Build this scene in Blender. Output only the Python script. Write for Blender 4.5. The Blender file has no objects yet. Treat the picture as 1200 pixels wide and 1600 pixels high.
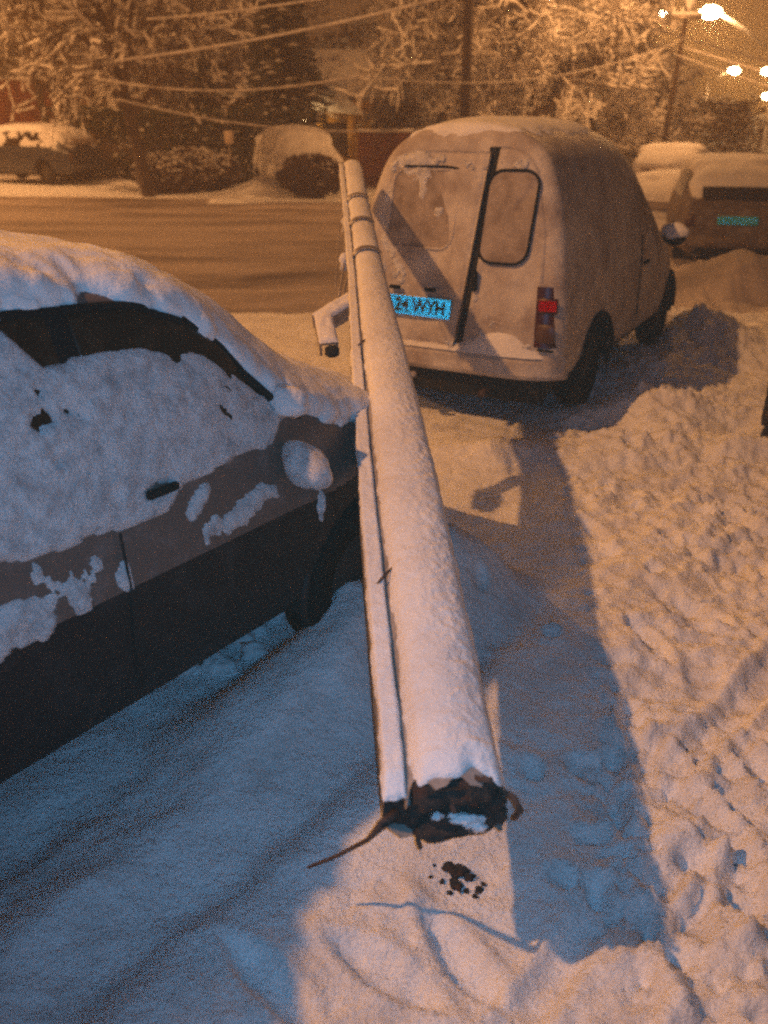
import bpy, math, random
import numpy as np
from mathutils import Vector, Matrix

random.seed(7)
rng = np.random.default_rng(7)
S = bpy.context.scene
COL = S.collection

# ------------------------------------------------------------------ camera, light, exposure
F_PX, PITCH, CAM_H = 1386.0, math.radians(23.6), 1.7
cam_d = bpy.data.cameras.new('camera')
cam_d.sensor_fit = 'VERTICAL'; cam_d.sensor_height = 24.0
cam_d.lens = 24.0 * F_PX / 1600.0
cam_d.clip_end = 900; cam_d.clip_start = 0.05
cam_d.dof.use_dof = True; cam_d.dof.focus_distance = 2.9; cam_d.dof.aperture_fstop = 1.5
cam = bpy.data.objects.new('camera', cam_d); COL.objects.link(cam)
cam.location = (0, 0, CAM_H); cam.rotation_euler = (math.radians(90) - PITCH, 0, 0)
S.camera = cam

w = bpy.data.worlds.new('World'); S.world = w; w.use_nodes = True
nt = w.node_tree; nt.nodes.clear()
geo = nt.nodes.new('ShaderNodeNewGeometry'); sep = nt.nodes.new('ShaderNodeSeparateXYZ')
ramp = nt.nodes.new('ShaderNodeValToRGB'); bg = nt.nodes.new('ShaderNodeBackground'); out = nt.nodes.new('ShaderNodeOutputWorld')
neg = nt.nodes.new('ShaderNodeMath'); neg.operation = 'MULTIPLY'; neg.inputs[1].default_value = -1.0
nt.links.new(geo.outputs['Incoming'], sep.inputs[0]); nt.links.new(sep.outputs['Z'], neg.inputs[0])
nt.links.new(neg.outputs[0], ramp.inputs[0]); nt.links.new(ramp.outputs[0], bg.inputs[0]); nt.links.new(bg.outputs[0], out.inputs[0])
# sodium-lit low cloud: brightest over the horizon, dark overhead
ramp.color_ramp.elements[0].position = 0.0; ramp.color_ramp.elements[0].color = (0.27, 0.108, 0.034, 1)
ramp.color_ramp.elements[1].position = 0.75; ramp.color_ramp.elements[1].color = (0.009, 0.009, 0.012, 1)
e = ramp.color_ramp.elements.new(0.22); e.color = (0.095, 0.043, 0.019, 1)
bg.inputs[1].default_value = 1.0

SODIUM = (1.0, 0.44, 0.14)
def lamp(name, loc, power, color, radius, kind='POINT'):
    l = bpy.data.lights.new(name, kind); l.energy = power; l.color = color
    if kind == 'POINT': l.shadow_soft_size = radius
    o = bpy.data.objects.new(name, l); COL.objects.link(o); o.location = loc; return o
KEY_POS = (-7.6, 0.25, 9.7)
lamp('street_lamp_light', KEY_POS, 5100, SODIUM, 0.13)           # the lamp beside the photographer
fl = lamp('phone_flash', (0.02, -0.006, CAM_H + 0.012), 96, (0.15, 0.53, 1.0), 0.008, 'SPOT')
fl.data.shadow_soft_size = 0.008; fl.data.spot_size = math.radians(112); fl.data.spot_blend = 1.0; fl.rotation_euler = (math.radians(90) - PITCH + math.radians(4), 0, 0)   # LED flash of the phone

S.view_settings.view_transform = 'Standard'; S.view_settings.look = 'None'
S.view_settings.gamma = 1; S.view_settings.use_curve_mapping = False
S.view_settings.exposure = 0.0
S.cycles.blur_glossy = 0.0
S.cycles.use_denoising = False      # the photograph is grainy: keep the renderer's own grain
S.cycles.filter_width = 2.3
S.cycles.max_bounces = 8; S.cycles.glossy_bounces = 5; S.cycles.volume_bounces = 1
S.cycles.sample_clamp_indirect = 4.0

# ------------------------------------------------------------------ helpers
FW = np.array([0, math.cos(PITCH), -math.sin(PITCH)]); UPV = np.array([0, math.sin(PITCH), math.cos(PITCH)])
def at(px, py, dist=None, h=None):
    """World point seen at a pixel of the 1200x1600 photograph, at forward distance dist or at height h."""
    d = FW * F_PX + np.array([px - 600.0, 0, 0]) - UPV * (py - 800.0)
    t = dist / d[1] if dist is not None else (h - CAM_H) / d[2]
    return np.array([0, 0, CAM_H]) + d * t

def hash3(ix, iy, iz, seed):
    n = (ix.astype(np.int64) * 374761393 + iy.astype(np.int64) * 668265263 + iz.astype(np.int64) * 2147483647 + seed * 1274126177) & 0xFFFFFFFF
    n = ((n ^ (n >> 13)) * 1274126177) & 0xFFFFFFFF
    n = ((n ^ (n >> 16)) * 2246822519) & 0xFFFFFFFF
    return (n ^ (n >> 15)).astype(np.float64) / 4294967295.0
def vnoise(x, y, z=None, seed=0):
    x = np.asarray(x, float); y = np.asarray(y, float)
    z = np.zeros_like(x + y) if z is None else np.asarray(z, float)
    x, y, z = np.broadcast_arrays(x, y, z)
    ix, iy, iz = np.floor(x), np.floor(y), np.floor(z)
    fx, fy, fz = x - ix, y - iy, z - iz
    fx, fy, fz = [f * f * (3 - 2 * f) for f in (fx, fy, fz)]
    r = 0
    for dx in (0, 1):
        for dy in (0, 1):
            for dz in (0, 1):
                wgt = (fx if dx else 1 - fx) * (fy if dy else 1 - fy) * (fz if dz else 1 - fz)
                r = r + wgt * hash3(ix + dx, iy + dy, iz + dz, seed)
    return r * 2 - 1
def fbm(x, y, z=None, octv=4, seed=0, gain=0.5):
    r = 0; a = 1; s = 1; tot = 0
    for k in range(octv):
        r = r + a * vnoise(np.asarray(x) * s + 17.3 * k, np.asarray(y) * s - 9.1 * k, None if z is None else np.asarray(z) * s, seed + k)
        tot += a; a *= gain; s *= 2.03
    return r / tot
def sstep(a, b, x):
    t = np.clip((np.asarray(x, float) - a) / (b - a), 0, 1); return t * t * (3 - 2 * t)

def mesh(name, verts, faces, mats, parent=None, smooth=True, midx=None):
    me = bpy.data.meshes.new(name)
    verts = np.asarray(verts, float)
    if isinstance(faces, np.ndarray):
        n, k = faces.shape
        me.vertices.add(len(verts)); me.vertices.foreach_set('co', verts.astype(np.float32).ravel())
        me.loops.add(n * k); me.loops.foreach_set('vertex_index', faces.astype(np.int32).ravel())
        me.polygons.add(n); me.polygons.foreach_set('loop_start', np.arange(0, n * k, k, dtype=np.int32))
        me.update(calc_edges=True); me.validate()
    else:
        me.from_pydata([tuple(v) for v in verts], [], faces)
    for m in (mats if isinstance(mats, (list, tuple)) else [mats]): me.materials.append(m)
    if midx is not None and len(me.polygons) == len(midx): me.polygons.foreach_set('material_index', np.asarray(midx, np.int32))
    me.polygons.foreach_set('use_smooth', np.full(len(me.polygons), smooth))
    me.update()
    o = bpy.data.objects.new(name, me); COL.objects.link(o)
    if parent is not None: o.parent = parent
    return o
def thing(name, label, cat, loc=(0, 0, 0), rotz=0.0, group=None):
    o = bpy.data.objects.new(name, None); COL.objects.link(o); o.empty_display_size = 0.2
    o.location = loc; o.rotation_euler = (0, 0, rotz); tag(o, label, cat, group); return o
def tag(o, label, cat, group=None):
    o['label'] = label; o['category'] = cat
    if group: o['group'] = group
    return o
def struct(o): o['kind'] = 'structure'; return o
def stuff(o): o['kind'] = 'stuff'; return o

def gridfaces(nu, nv, keep=None, flip=False):
    i, j = np.meshgrid(np.arange(nu - 1), np.arange(nv - 1), indexing='ij')
    a = i * nv + j
    f = np.stack([a, a + nv, a + nv + 1, a + 1], -1)
    if flip: f = f[..., ::-1]
    f = f.reshape(-1, 4)
    if keep is not None: f = f[keep.reshape(-1)]
    return f
def compact(V, f):
    u, inv = np.unique(f, return_inverse=True); return V[u], inv.reshape(f.shape)
class MB:
    def __init__(s): s.v = []; s.f = []; s.m = []; s.n = 0
    def add(s, verts, faces, m=0):
        s.v.extend([tuple(v) for v in verts]); s.f.extend([tuple(i + s.n for i in f) for f in faces]); s.m.extend([m] * len(faces)); s.n += len(verts); return s
    def box(s, c, size, rot=None, m=0, bev=0.0):
        x, y, z = [d / 2 for d in size]
        b = min(bev, x * .9, y * .9, z * .9)
        if b <= 0:
            vs = [(sx * x, sy * y, sz * z) for sx in (-1, 1) for sy in (-1, 1) for sz in (-1, 1)]
            fs = [(0, 1, 3, 2), (4, 6, 7, 5), (0, 4, 5, 1), (2, 3, 7, 6), (0, 2, 6, 4), (1, 5, 7, 3)]
        else:
            oc = [(-x + b, -y), (x - b, -y), (x, -y + b), (x, y - b), (x - b, y), (-x + b, y), (-x, y - b), (-x, -y + b)]
            ic = [(px * (x - b) / x, py * (y - b) / y) for px, py in oc]
            vs = [(p[0], p[1], -z) for p in ic] + [(p[0], p[1], -z + b) for p in oc] + [(p[0], p[1], z - b) for p in oc] + [(p[0], p[1], z) for p in ic]
            fs = [tuple(range(7, -1, -1)), tuple(range(24, 32))]
            for r in range(3):
                for k in range(8): fs.append((r * 8 + k, r * 8 + (k + 1) % 8, r * 8 + 8 + (k + 1) % 8, r * 8 + 8 + k))
        M = rot if rot is not None else Matrix.Identity(3)
        return s.add([tuple(Vector(c) + M @ Vector(v)) for v in vs], fs, m)
    def tube(s, pts, r, n=8, cap=True, m=0):
        pts = [Vector(p) for p in pts]; rr = r if hasattr(r, '__len__') else [r] * len(pts)
        vs = []; prev = None
        for i, p in enumerate(pts):
            t = (pts[min(i + 1, len(pts) - 1)] - pts[max(i - 1, 0)]).normalized()
            a = Vector((0, 0, 1)) if abs(t.z) < 0.9 else Vector((1, 0, 0))
            if prev is not None: a = prev
            x = (a - t * a.dot(t)).normalized(); y = t.cross(x); prev = x
            for k in range(n):
                an = 2 * math.pi * k / n; vs.append(p + (x * math.cos(an) + y * math.sin(an)) * rr[i])
        fs = [(i * n + k, i * n + (k + 1) % n, (i + 1) * n + (k + 1) % n, (i + 1) * n + k) for i in range(len(pts) - 1) for k in range(n)]
        if cap: fs += [tuple(range(n - 1, -1, -1)), tuple(range((len(pts) - 1) * n, len(pts) * n))]
        return s.add(vs, fs, m)
    def blob(s, c, r, seed=0, rough=0.25, n=10, m=0):
        vs = []; fs = []; c = Vector(c); r = Vector(r if hasattr(r, '__len__') else (r, r, r))
        for i in range(n + 1):
            th = math.pi * i / n
            for k in range(2 * n):
                ph = math.pi * k / n
                d = Vector((math.sin(th) * math.cos(ph), math.sin(th) * math.sin(ph), math.cos(th)))
                q = 1 + rough * float(fbm(d.x * 1.7 + seed * 3.1, d.y * 1.7, d.z * 1.7, 3, seed))
                vs.append(c + Vector((d.x * r.x, d.y * r.y, d.z * r.z)) * q)
        for i in range(n):
            for k in range(2 * n): fs.append((i * 2 * n + k, (i + 1) * 2 * n + k, (i + 1) * 2 * n + (k + 1) % (2 * n), i * 2 * n + (k + 1) % (2 * n)))
        return s.add(vs, fs, m)
    def build(s, name, mats, parent=None, smooth=True):
        return mesh(name, s.v, s.f, mats, parent, smooth, s.m)

# ------------------------------------------------------------------ materials
def mat(name, col, rough=0.6, metal=0.0, bump=None, var=None, spec=0.5, rvar=0.0, emit=None):
    """bump = (scale, strength, distance); var = (second colour, scale, low, high) a stain mix by noise."""
    m = bpy.data.materials.new(name); m.use_nodes = True; t = m.node_tree; p = t.nodes['Principled BSDF']
    p.inputs['Base Color'].default_value = (*col, 1); p.inputs['Roughness'].default_value = rough; p.inputs['Metallic'].default_value = metal
    p.inputs['Specular IOR Level'].default_value = spec
    tc = t.nodes.new('ShaderNodeTexCoord')
    if var:
        n = t.nodes.new('ShaderNodeTexNoise'); n.inputs['Scale'].default_value = var[1]; n.inputs['Detail'].default_value = 6; n.inputs['Roughness'].default_value = 0.65
        r = t.nodes.new('ShaderNodeMapRange'); r.inputs[1].default_value = var[2]; r.inputs[2].default_value = var[3]
        x = t.nodes.new('ShaderNodeMix'); x.data_type = 'RGBA'; x.inputs[6].default_value = (*col, 1); x.inputs[7].default_value = (*var[0], 1)
        t.links.new(tc.outputs['Object'], n.inputs['Vector']); t.links.new(n.outputs[0], r.inputs[0]); t.links.new(r.outputs[0], x.inputs[0]); t.links.new(x.outputs[2], p.inputs['Base Color'])
    if bump:
        bs = bump if isinstance(bump, list) else [bump]; last = None
        for sc, st, di in bs:
            n = t.nodes.new('ShaderNodeTexNoise'); n.inputs['Scale'].default_value = sc; n.inputs['Detail'].default_value = 5; n.inputs['Roughness'].default_value = 0.7
            b = t.nodes.new('ShaderNodeBump'); b.inputs['Strength'].default_value = st; b.inputs['Distance'].default_value = di
            t.links.new(tc.outputs['Object'], n.inputs['Vector']); t.links.new(n.outputs[0], b.inputs['Height'])
            if last: t.links.new(last.outputs[0], b.inputs['Normal'])
            last = b
        t.links.new(last.outputs[0], p.inputs['Normal'])
    if emit:
        p.inputs['Emission Color'].default_value = (*emit[0], 1); p.inputs['Emission Strength'].default_value = emit[1]
    return m
SNOW = mat('snow', (0.76, 0.76, 0.77), 0.75, bump=[(90, 0.5, 0.006), (18, 0.5, 0.02)], var=((0.62, 0.60, 0.60), 5, 0.35, 0.75), spec=0.3)
SNOWG = mat('ground_snow', (0.86, 0.86, 0.87), 0.8, bump=[(75, 0.8, 0.012), (22, 0.6, 0.03)], var=((0.60, 0.57, 0.56), 5.0, 0.45, 0.8), spec=0.25)
CRUST = mat('frozen_snow_crust', (0.74, 0.73, 0.74), 0.8, bump=[(120, 0.8, 0.008), (30, 0.7, 0.014)], var=((0.42, 0.40, 0.41), 24, 0.42, 0.72), spec=0.3)
FARSNOW = mat('snow_on_trees', (0.80, 0.78, 0.76), 0.8, var=((0.45, 0.42, 0.40), 3, 0.4, 0.7))
SLUSH = mat('road_slush', (0.44, 0.38, 0.35), 0.7, bump=[(9, 0.7, 0.06), (40, 0.5, 0.02)], var=((0.11, 0.085, 0.072), 0.9, 0.42, 0.68))
def stretch(m, scl):
    t = m.node_tree; tc = next(n for n in t.nodes if n.type == 'TEX_COORD')
    for l in list(t.links):
        if l.from_node == tc:
            mp = t.nodes.new('ShaderNodeMapping'); mp.inputs['Scale'].default_value = scl; mp.inputs['Rotation'].default_value = (0, 0, .12)
            to = l.to_socket; t.links.remove(l); t.links.new(tc.outputs['Object'], mp.inputs['Vector']); t.links.new(mp.outputs[0], to)
stretch(SLUSH, (.26, 1.0, 1))
FROST = mat('frosted_white_paint', (0.52, 0.48, 0.45), 0.6, bump=[(150, 0.5, 0.005), (11, 0.45, 0.03)], var=((0.27, 0.22, 0.20), 4.2, 0.38, 0.66))
FROSTD = mat('dirty_van_paint', (0.46, 0.41, 0.38), 0.5, bump=[(120, 0.35, 0.004), (6, 0.3, 0.02)], var=((0.24, 0.19, 0.17), 2.6, 0.38, 0.70))
ICEGLASS = mat('iced_window', (0.33, 0.28, 0.25), 0.5, bump=[(80, 0.5, 0.004)], var=((0.18, 0.14, 0.12), 9, 0.40, 0.65))
PAINT = mat('grey_brown_paint', (0.12, 0.088, 0.075), 0.45, spec=.35, bump=[(60, 0.15, 0.003)], var=((0.19, 0.15, 0.14), 12, 0.50, 0.75))
DARKLOW = mat('dark_lower_body', (0.012, 0.013, 0.015), 0.6, spec=.25, var=((0.035, 0.033, 0.034), 9, 0.5, 0.8))
GLASS = mat('dark_car_glass', (0.020, 0.014, 0.010), 0.2, spec=0.4, var=((0.06, 0.038, 0.024), 12, 0.5, 0.75))
RUBBER = mat('rubber', (0.010, 0.009, 0.009), 0.9, spec=.2)
BLACK = mat('black_underbody', (0.010, 0.009, 0.009), 0.9)
METAL = mat('galvanised_steel', (0.33, 0.30, 0.28), 0.5, 0.5, var=((0.18, 0.12, 0.09), 25, 0.45, 0.7))
RIM = mat('wheel_rim', (0.022, 0.020, 0.019), 0.8, 0.0)
CONC = mat('concrete', (0.30, 0.27, 0.25), 0.85, bump=[(45, 0.6, 0.008)], var=((0.18, 0.15, 0.13), 10, 0.4, 0.7))
BROKEN = mat('broken_rusty_concrete', (0.042, 0.034, 0.032), 0.9, bump=[(70, 1.0, 0.02), (22, 1.0, .03)], var=((0.085, 0.030, 0.018), 16, 0.45, 0.65))
RUST = mat('rusty_rebar', (0.060, 0.034, 0.026), 0.8, 0.1, bump=[(200, 0.5, 0.002)])
BARK = mat('bark', (0.050, 0.034, 0.026), 0.9, bump=[(20, 0.8, 0.02)])
TWIG = mat('twigs', (0.085, 0.055, 0.038), 0.9)
NEEDLE = mat('needles', (0.035, 0.045, 0.022), 0.85)
DEADLEAF = mat('brown_leaves', (0.085, 0.048, 0.028), 0.85)
REDWALL = mat('red_boards', (0.11, 0.014, 0.007), 0.8, var=((0.06, 0.012, 0.007), 3, 0.4, 0.7))
OCHRE = mat('ochre_render', (0.66, 0.40, 0.11), 0.85, var=((0.50, 0.28, 0.08), 4, 0.4, 0.7))
TAN = mat('tan_render', (0.34, 0.20, 0.11), 0.85, var=((0.22, 0.12, 0.07), 3, 0.4, 0.7))
DARKW = mat('dark_wood', (0.045, 0.028, 0.020), 0.8, bump=[(20, 0.4, 0.01)])
WALLG = mat('grey_render', (0.20, 0.14, 0.10), 0.85, var=((0.13, 0.09, 0.07), 2, 0.4, 0.7))
WINDK = mat('dark_house_window', (0.02, 0.016, 0.014), 0.2)
NAVY = mat('dark_blue_paint', (0.022, 0.028, 0.045), 0.35)
CLOTH = mat('black_cloth', (0.014, 0.012, 0.012), 0.9)
LEATHER = mat('black_leather', (0.016, 0.010, 0.009), 0.55)
SKIN = mat('skin', (0.45, 0.27, 0.20), 0.6)
INK = mat('black_print', (0.006, 0.010, 0.014), 0.6)
SIGNW = mat('white_sign_face', (0.55, 0.45, 0.36), 0.6)
BULB = mat('lamp_glass_lit', (1, 0.8, 0.5), 0.4, emit=((1.0, 0.72, 0.36), 60))
REDLENS = mat('red_lens', (0.045, 0.004, 0.003), 0.35)
LENSD = mat('dim_lens', (0.07, 0.03, 0.02), 0.4)
def retro_mat(name, col, rough):
    m = bpy.data.materials.new(name); m.use_nodes = True; t = m.node_tree; t.nodes.clear()
    g = t.nodes.new('ShaderNodeBsdfAnisotropic'); g.inputs['Color'].default_value = (*col, 1); g.inputs['Roughness'].default_value = rough
    o = t.nodes.new('ShaderNodeOutputMaterial'); t.links.new(g.outputs[0], o.inputs[0]); return m
RETROW = retro_mat('retroreflective_sheet', (0.40, 0.95, 0.98), 0.08)  # white sheet tinted cyan to carry the flash's colour
RETROR = retro_mat('red_reflector_prisms', (0.98, 0.04, 0.05), 0.05)

def retro_sheet(name, wd, ht, cell, m, parent, M):
    """Prismatic sheet: triangular corner-cube pits, facing local -Y. M maps local to parent space."""
    V = []; Fc = []; hh = cell * math.sqrt(3) / 2; dep = cell / math.sqrt(6)
    rows = max(1, round(ht / hh)); hh2 = ht / rows; cols = max(1, round(wd / cell)); c2 = wd / cols
    def tri(a, b, c):
        k = len(V); cx = ((a[0] + b[0] + c[0]) / 3, dep, (a[1] + b[1] + c[1]) / 3)
        V.extend([(a[0], 0, a[1]), (b[0], 0, b[1]), (c[0], 0, c[1]), cx]); Fc.extend([(k, k + 1, k + 3), (k + 1, k + 2, k + 3), (k + 2, k, k + 3)])
    for r in range(rows):
        z0 = -ht / 2 + r * hh2; z1 = z0 + hh2; o0 = 0 if r % 2 == 0 else -.5
        o1 = -.5 - o0
        for k in range(-1, cols + 1):
            x0 = lambda q: min(max(-wd / 2 + q * c2, -wd / 2), wd / 2)
            a = (x0(k + o0), z0); b = (x0(k + 1 + o0), z0); c = (x0(k + o0 + .5), z1)
            d = (x0(k + 1 + o0 + .5), z1)
            if b[0] - a[0] > c2 * .4: tri(a, b, c)
            if d[0] - c[0] > c2 * .4: tri(b, d, c)
    V = [tuple(M @ Vector(v)) for v in V]
    return mesh(name, V, Fc, m, parent, smooth=False)

# ------------------------------------------------------------------ ground
def axis_steps(lo, hi, fine, far_lo, far_hi, g=1.045):
    a = list(np.arange(lo, hi, fine)); s = fine; x = hi
    while x < far_hi: a.append(x); s *= g; x += s
    s = fine; x = lo
    L = []
    while x > far_lo: s *= g; x -= s; L.append(x)
    return np.array(L[::-1] + a)
XS = axis_steps(-2.2, 3.4, 0.016, -420, 420); YS = axis_steps(0.7, 6.2, 0.016, -60, 620)
GX, GY = np.meshgrid(XS, YS, indexing='ij')
SH = np.array([math.sin(math.radians(36)), math.cos(math.radians(36))]); SR = np.array([SH[1], -SH[0]])
VH = np.array([math.sin(math.radians(29)), math.cos(math.radians(29))]); VR = np.array([VH[1], -VH[0]])
VO = np.array([0.384, 5.364])
def ground_h(x, y):
    x = np.asarray(x, float); y = np.asarray(y, float)
    r = x * SR[0] + y * SR[1]; u = x * SH[0] + y * SH[1]
    near = 1 - sstep(8, 14, y)
    tramp = (.22 * sstep(-1.15, -0.95, r) + .78 * sstep(-.02, .16, x - (.44 + .145 * (y - 1.5)) + .05 * fbm(x * 3, y * 3, seed=5))) * near
    z = 0.05 * fbm(x * .5, y * .5, octv=3, seed=1) * sstep(3, 9, np.hypot(x, y))
    z = z + 0.020 * fbm(x * 2.2, y * 2.2, octv=3, seed=2) * near
    # trampled, crumbly snow
    wx = x + .06 * fbm(x * 5, y * 5, seed=14); wy = y + .06 * fbm(x * 5, y * 5, seed=15); amp = .25 + 1.1 * sstep(-.35, .35, fbm(x * 1.6, y * 1.6, octv=3, seed=16))
    rid = np.abs(fbm(x * 7.5, y * 7.5, octv=4, seed=3, gain=.6))
    z = z + tramp * (-0.05 * (rid - 0.2) + 0.030 * fbm(wx * 5, wy * 5, octv=2, seed=8) + amp * 0.024 * np.clip(fbm(wx * 13, wy * 13, octv=4, seed=9) * 2.2, -.8, 1) + (.4 + amp) * .009 * fbm(x * 38, y * 38, octv=2, seed=10) * 2)
    z = z + (1 - tramp) * near * (0.010 * fbm(x * 9, y * 9, octv=3, seed=11) + 0.003 * fbm(x * 35, y * 35, octv=2, seed=12))
    # lip of the rut beside the car, softened slush inside
    lip = -1.17 + 0.07 * fbm(u * 3.1, 2.0 + 0 * u, octv=3, seed=21)
    z = z + 0.045 * sstep(lip - .10, lip + .03, r) * (1 - sstep(lip + .05, lip + .5, r)) * near
    z = z - 0.03 * (1 - sstep(-1.9, -1.5, r)) * near - .07 * sstep(-1.95, -1.75, r) * (1 - sstep(-1.66, -1.45, r)) * (1 - sstep(1.0, 1.6, u)) * near  # trench along the sill, cut to darken the ground there
    bk = (.07 + .20 * sstep(1.2, 2.2, u)) * (1 + .25 * fbm(x * 4, y * 4, octv=3, seed=23)) * sstep(-.4, .6, u) * (1 - sstep(2.7, 3.0, u))
    z = z + bk * sstep(-1.95, -1.66, r) * (1 - sstep(-1.62, -1.22, r))
    # footprints
    for fx, fy, a in FOOT:
        c, s_ = math.cos(a), math.sin(a); dx = (x - fx) * c + (y - fy) * s_; dy = -(x - fx) * s_ + (y - fy) * c
        q = (dx / .034) ** 2 + (dy / .042) ** 2
        z = z - 0.026 * np.exp(-q ** 2) + 0.012 * np.exp(-(q - 1.8) ** 2 * 1.5)
    for fx, fy, a in BOOTS:
        c, s_ = math.cos(a), math.sin(a); dx = (x - fx) * c + (y - fy) * s_; dy = -(x - fx) * s_ + (y - fy) * c
        q = (dx / (.045 - .012 * np.clip(dy / .13, -1, 1) ** 2)) ** 2 + (dy / .14) ** 2
        z = z - 0.035 * np.exp(-q ** 3) + 0.014 * np.exp(-(q - 1.7) ** 2 * 1.6)
    # wheel ruts running diagonally at the near side
    for (p, q, wd, dp) in RUTS:
        p = np.array(p); q = np.array(q); t = (q - p) / np.linalg.norm(q - p); n = np.array([-t[1], t[0]])
        dd = (x - p[0]) * n[0] + (y - p[1]) * n[1]; al = (x - p[0]) * t[0] + (y - p[1]) * t[1]; L = np.linalg.norm(q - p)
        env = sstep(-.3, .2, al) * (1 - sstep(L - .2, L + .3, al))
        z = z + env * (-dp * np.exp(-(dd / wd) ** 4) + dp * .6 * np.exp(-((np.abs(dd) - 1.5 * wd) / (wd * .5)) ** 2))
    # mounds
    for mx, my, rx, ry, hh, sd in MOUNDS:
        q = ((x - mx) / rx) ** 2 + ((y - my) / ry) ** 2
        z = z + hh * np.exp(-q) * (1 + .35 * fbm(x * 3 / max(rx, .3) * .5, y * 3 / max(rx, .3) * .5, octv=4, seed=sd)) * (q < 9)
    # long ruts of the street
    rd = sstep(8.6, 9.4, y + .12 * x) * (1 - sstep(20.5, 21.5, y + .12 * x))
    z = z + rd * (-0.05 + 0.09 * fbm(x * .12, (y + .12 * x) * 1.3, octv=4, seed=31))
    # the street rises to one side and dips to the other
    z = z - 0.018 * x * sstep(7, 14, y) * (1 - sstep(60, 120, np.abs(x)))
    return z
g = lambda px, py: at(px, py, h=0)
FOOT = [(g(830, 1215)[0], g(830, 1215)[1], .3), (g(900, 1200)[0], g(900, 1200)[1], -.4), (g(963, 1275)[0], g(963, 1275)[1], .1), (g(955, 1185)[0], g(955, 1185)[1], 1.0),
        (g(880, 1375)[0], g(880, 1375)[1], .7), (g(930, 1400)[0], g(930, 1400)[1], -.2), (g(1060, 1240)[0], g(1060, 1240)[1], .2), (g(860, 1010)[0], g(860, 1010)[1], .5),
        (g(745, 960)[0], g(745, 960)[1], -.3), (g(1100, 1420)[0], g(1100, 1420)[1], .9), (g(1020, 900)[0], g(1020, 900)[1], -.6), (g(1150, 860)[0], g(1150, 860)[1], .2),
        (g(950, 760)[0], g(950, 760)[1], 1.2), (g(1090, 750)[0], g(1090, 750)[1], .4)]
BOOTS = [(g(px, py)[0], g(px, py)[1], a) for px, py, a in ((1010, 1010, .3), (1100, 960, .5), (985, 1130, -.2), (1120, 1290, .4), (1075, 1480, -.5), (1160, 1380, -.3), (930, 830, .2), (1040, 840, .1), (1130, 800, .6), (600, 1530, 1.0), (720, 1500, .6), (1180, 1200, .1), (990, 700, 1.3), (420, 1560, .8))]
RUTS = [(g(1075, 1190)[:2], g(1260, 985)[:2], .045, .03), (g(820, 1590)[:2], g(900, 1480)[:2], .04, .035), (g(880, 665)[:2], g(1250, 680)[:2], .22, .05), (g(930, 740)[:2], g(1300, 720)[:2], .10, .03)]
MOUNDS = [(4.15, 10.6, .85, .6, .42, 41), (5.3, 11.2, .7, .6, .30, 42), (2.5, 9.3, .6, .5, .15, 43), (.62, 4.75, .38, .20, .10, 44), (1.30, 4.70, .3, .2, .08, 45),
          (1.72, 5.45, .30, .45, .17, 46), (2.65, 7.35, .30, .5, .22, 54), (2.05, 6.3, .28, .6, .12, 55), (2.9, 7.2, .5, .8, .12, 47), (2.6, 12.5, 1.0, .8, .28, 48), (-7.4, 26.0, .7, .5, .22, 49), (-3.05, 23.6, .75, .6, .45, 50),
          (3.6, 17.5, .9, .8, .35, 51), (-.5, 1.15, .5, .25, .05, 52), (.75, 1.35, .3, .2, .04, 53)]
GZ = ground_h(GX, GY)
GV = np.stack([GX, GY, GZ], -1).reshape(-1, 3)
RDM = (GY + .12 * GX + 2.2 * fbm(GX * .5, GY * .5, octv=4, seed=33) > 9.5) & (GY + .12 * GX < 21.0)
isroad = RDM[:-1, :-1]
Vv, Ff = compact(GV, gridfaces(len(XS), len(YS), ~isroad)); struct(mesh('ground', Vv, Ff, SNOWG))
Vv, Ff = compact(GV, gridfaces(len(XS), len(YS), isroad)); struct(mesh('road', Vv, Ff, SLUSH))
def gz(x, y): return float(ground_h(np.array([x]), np.array([y]))[0])

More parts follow.
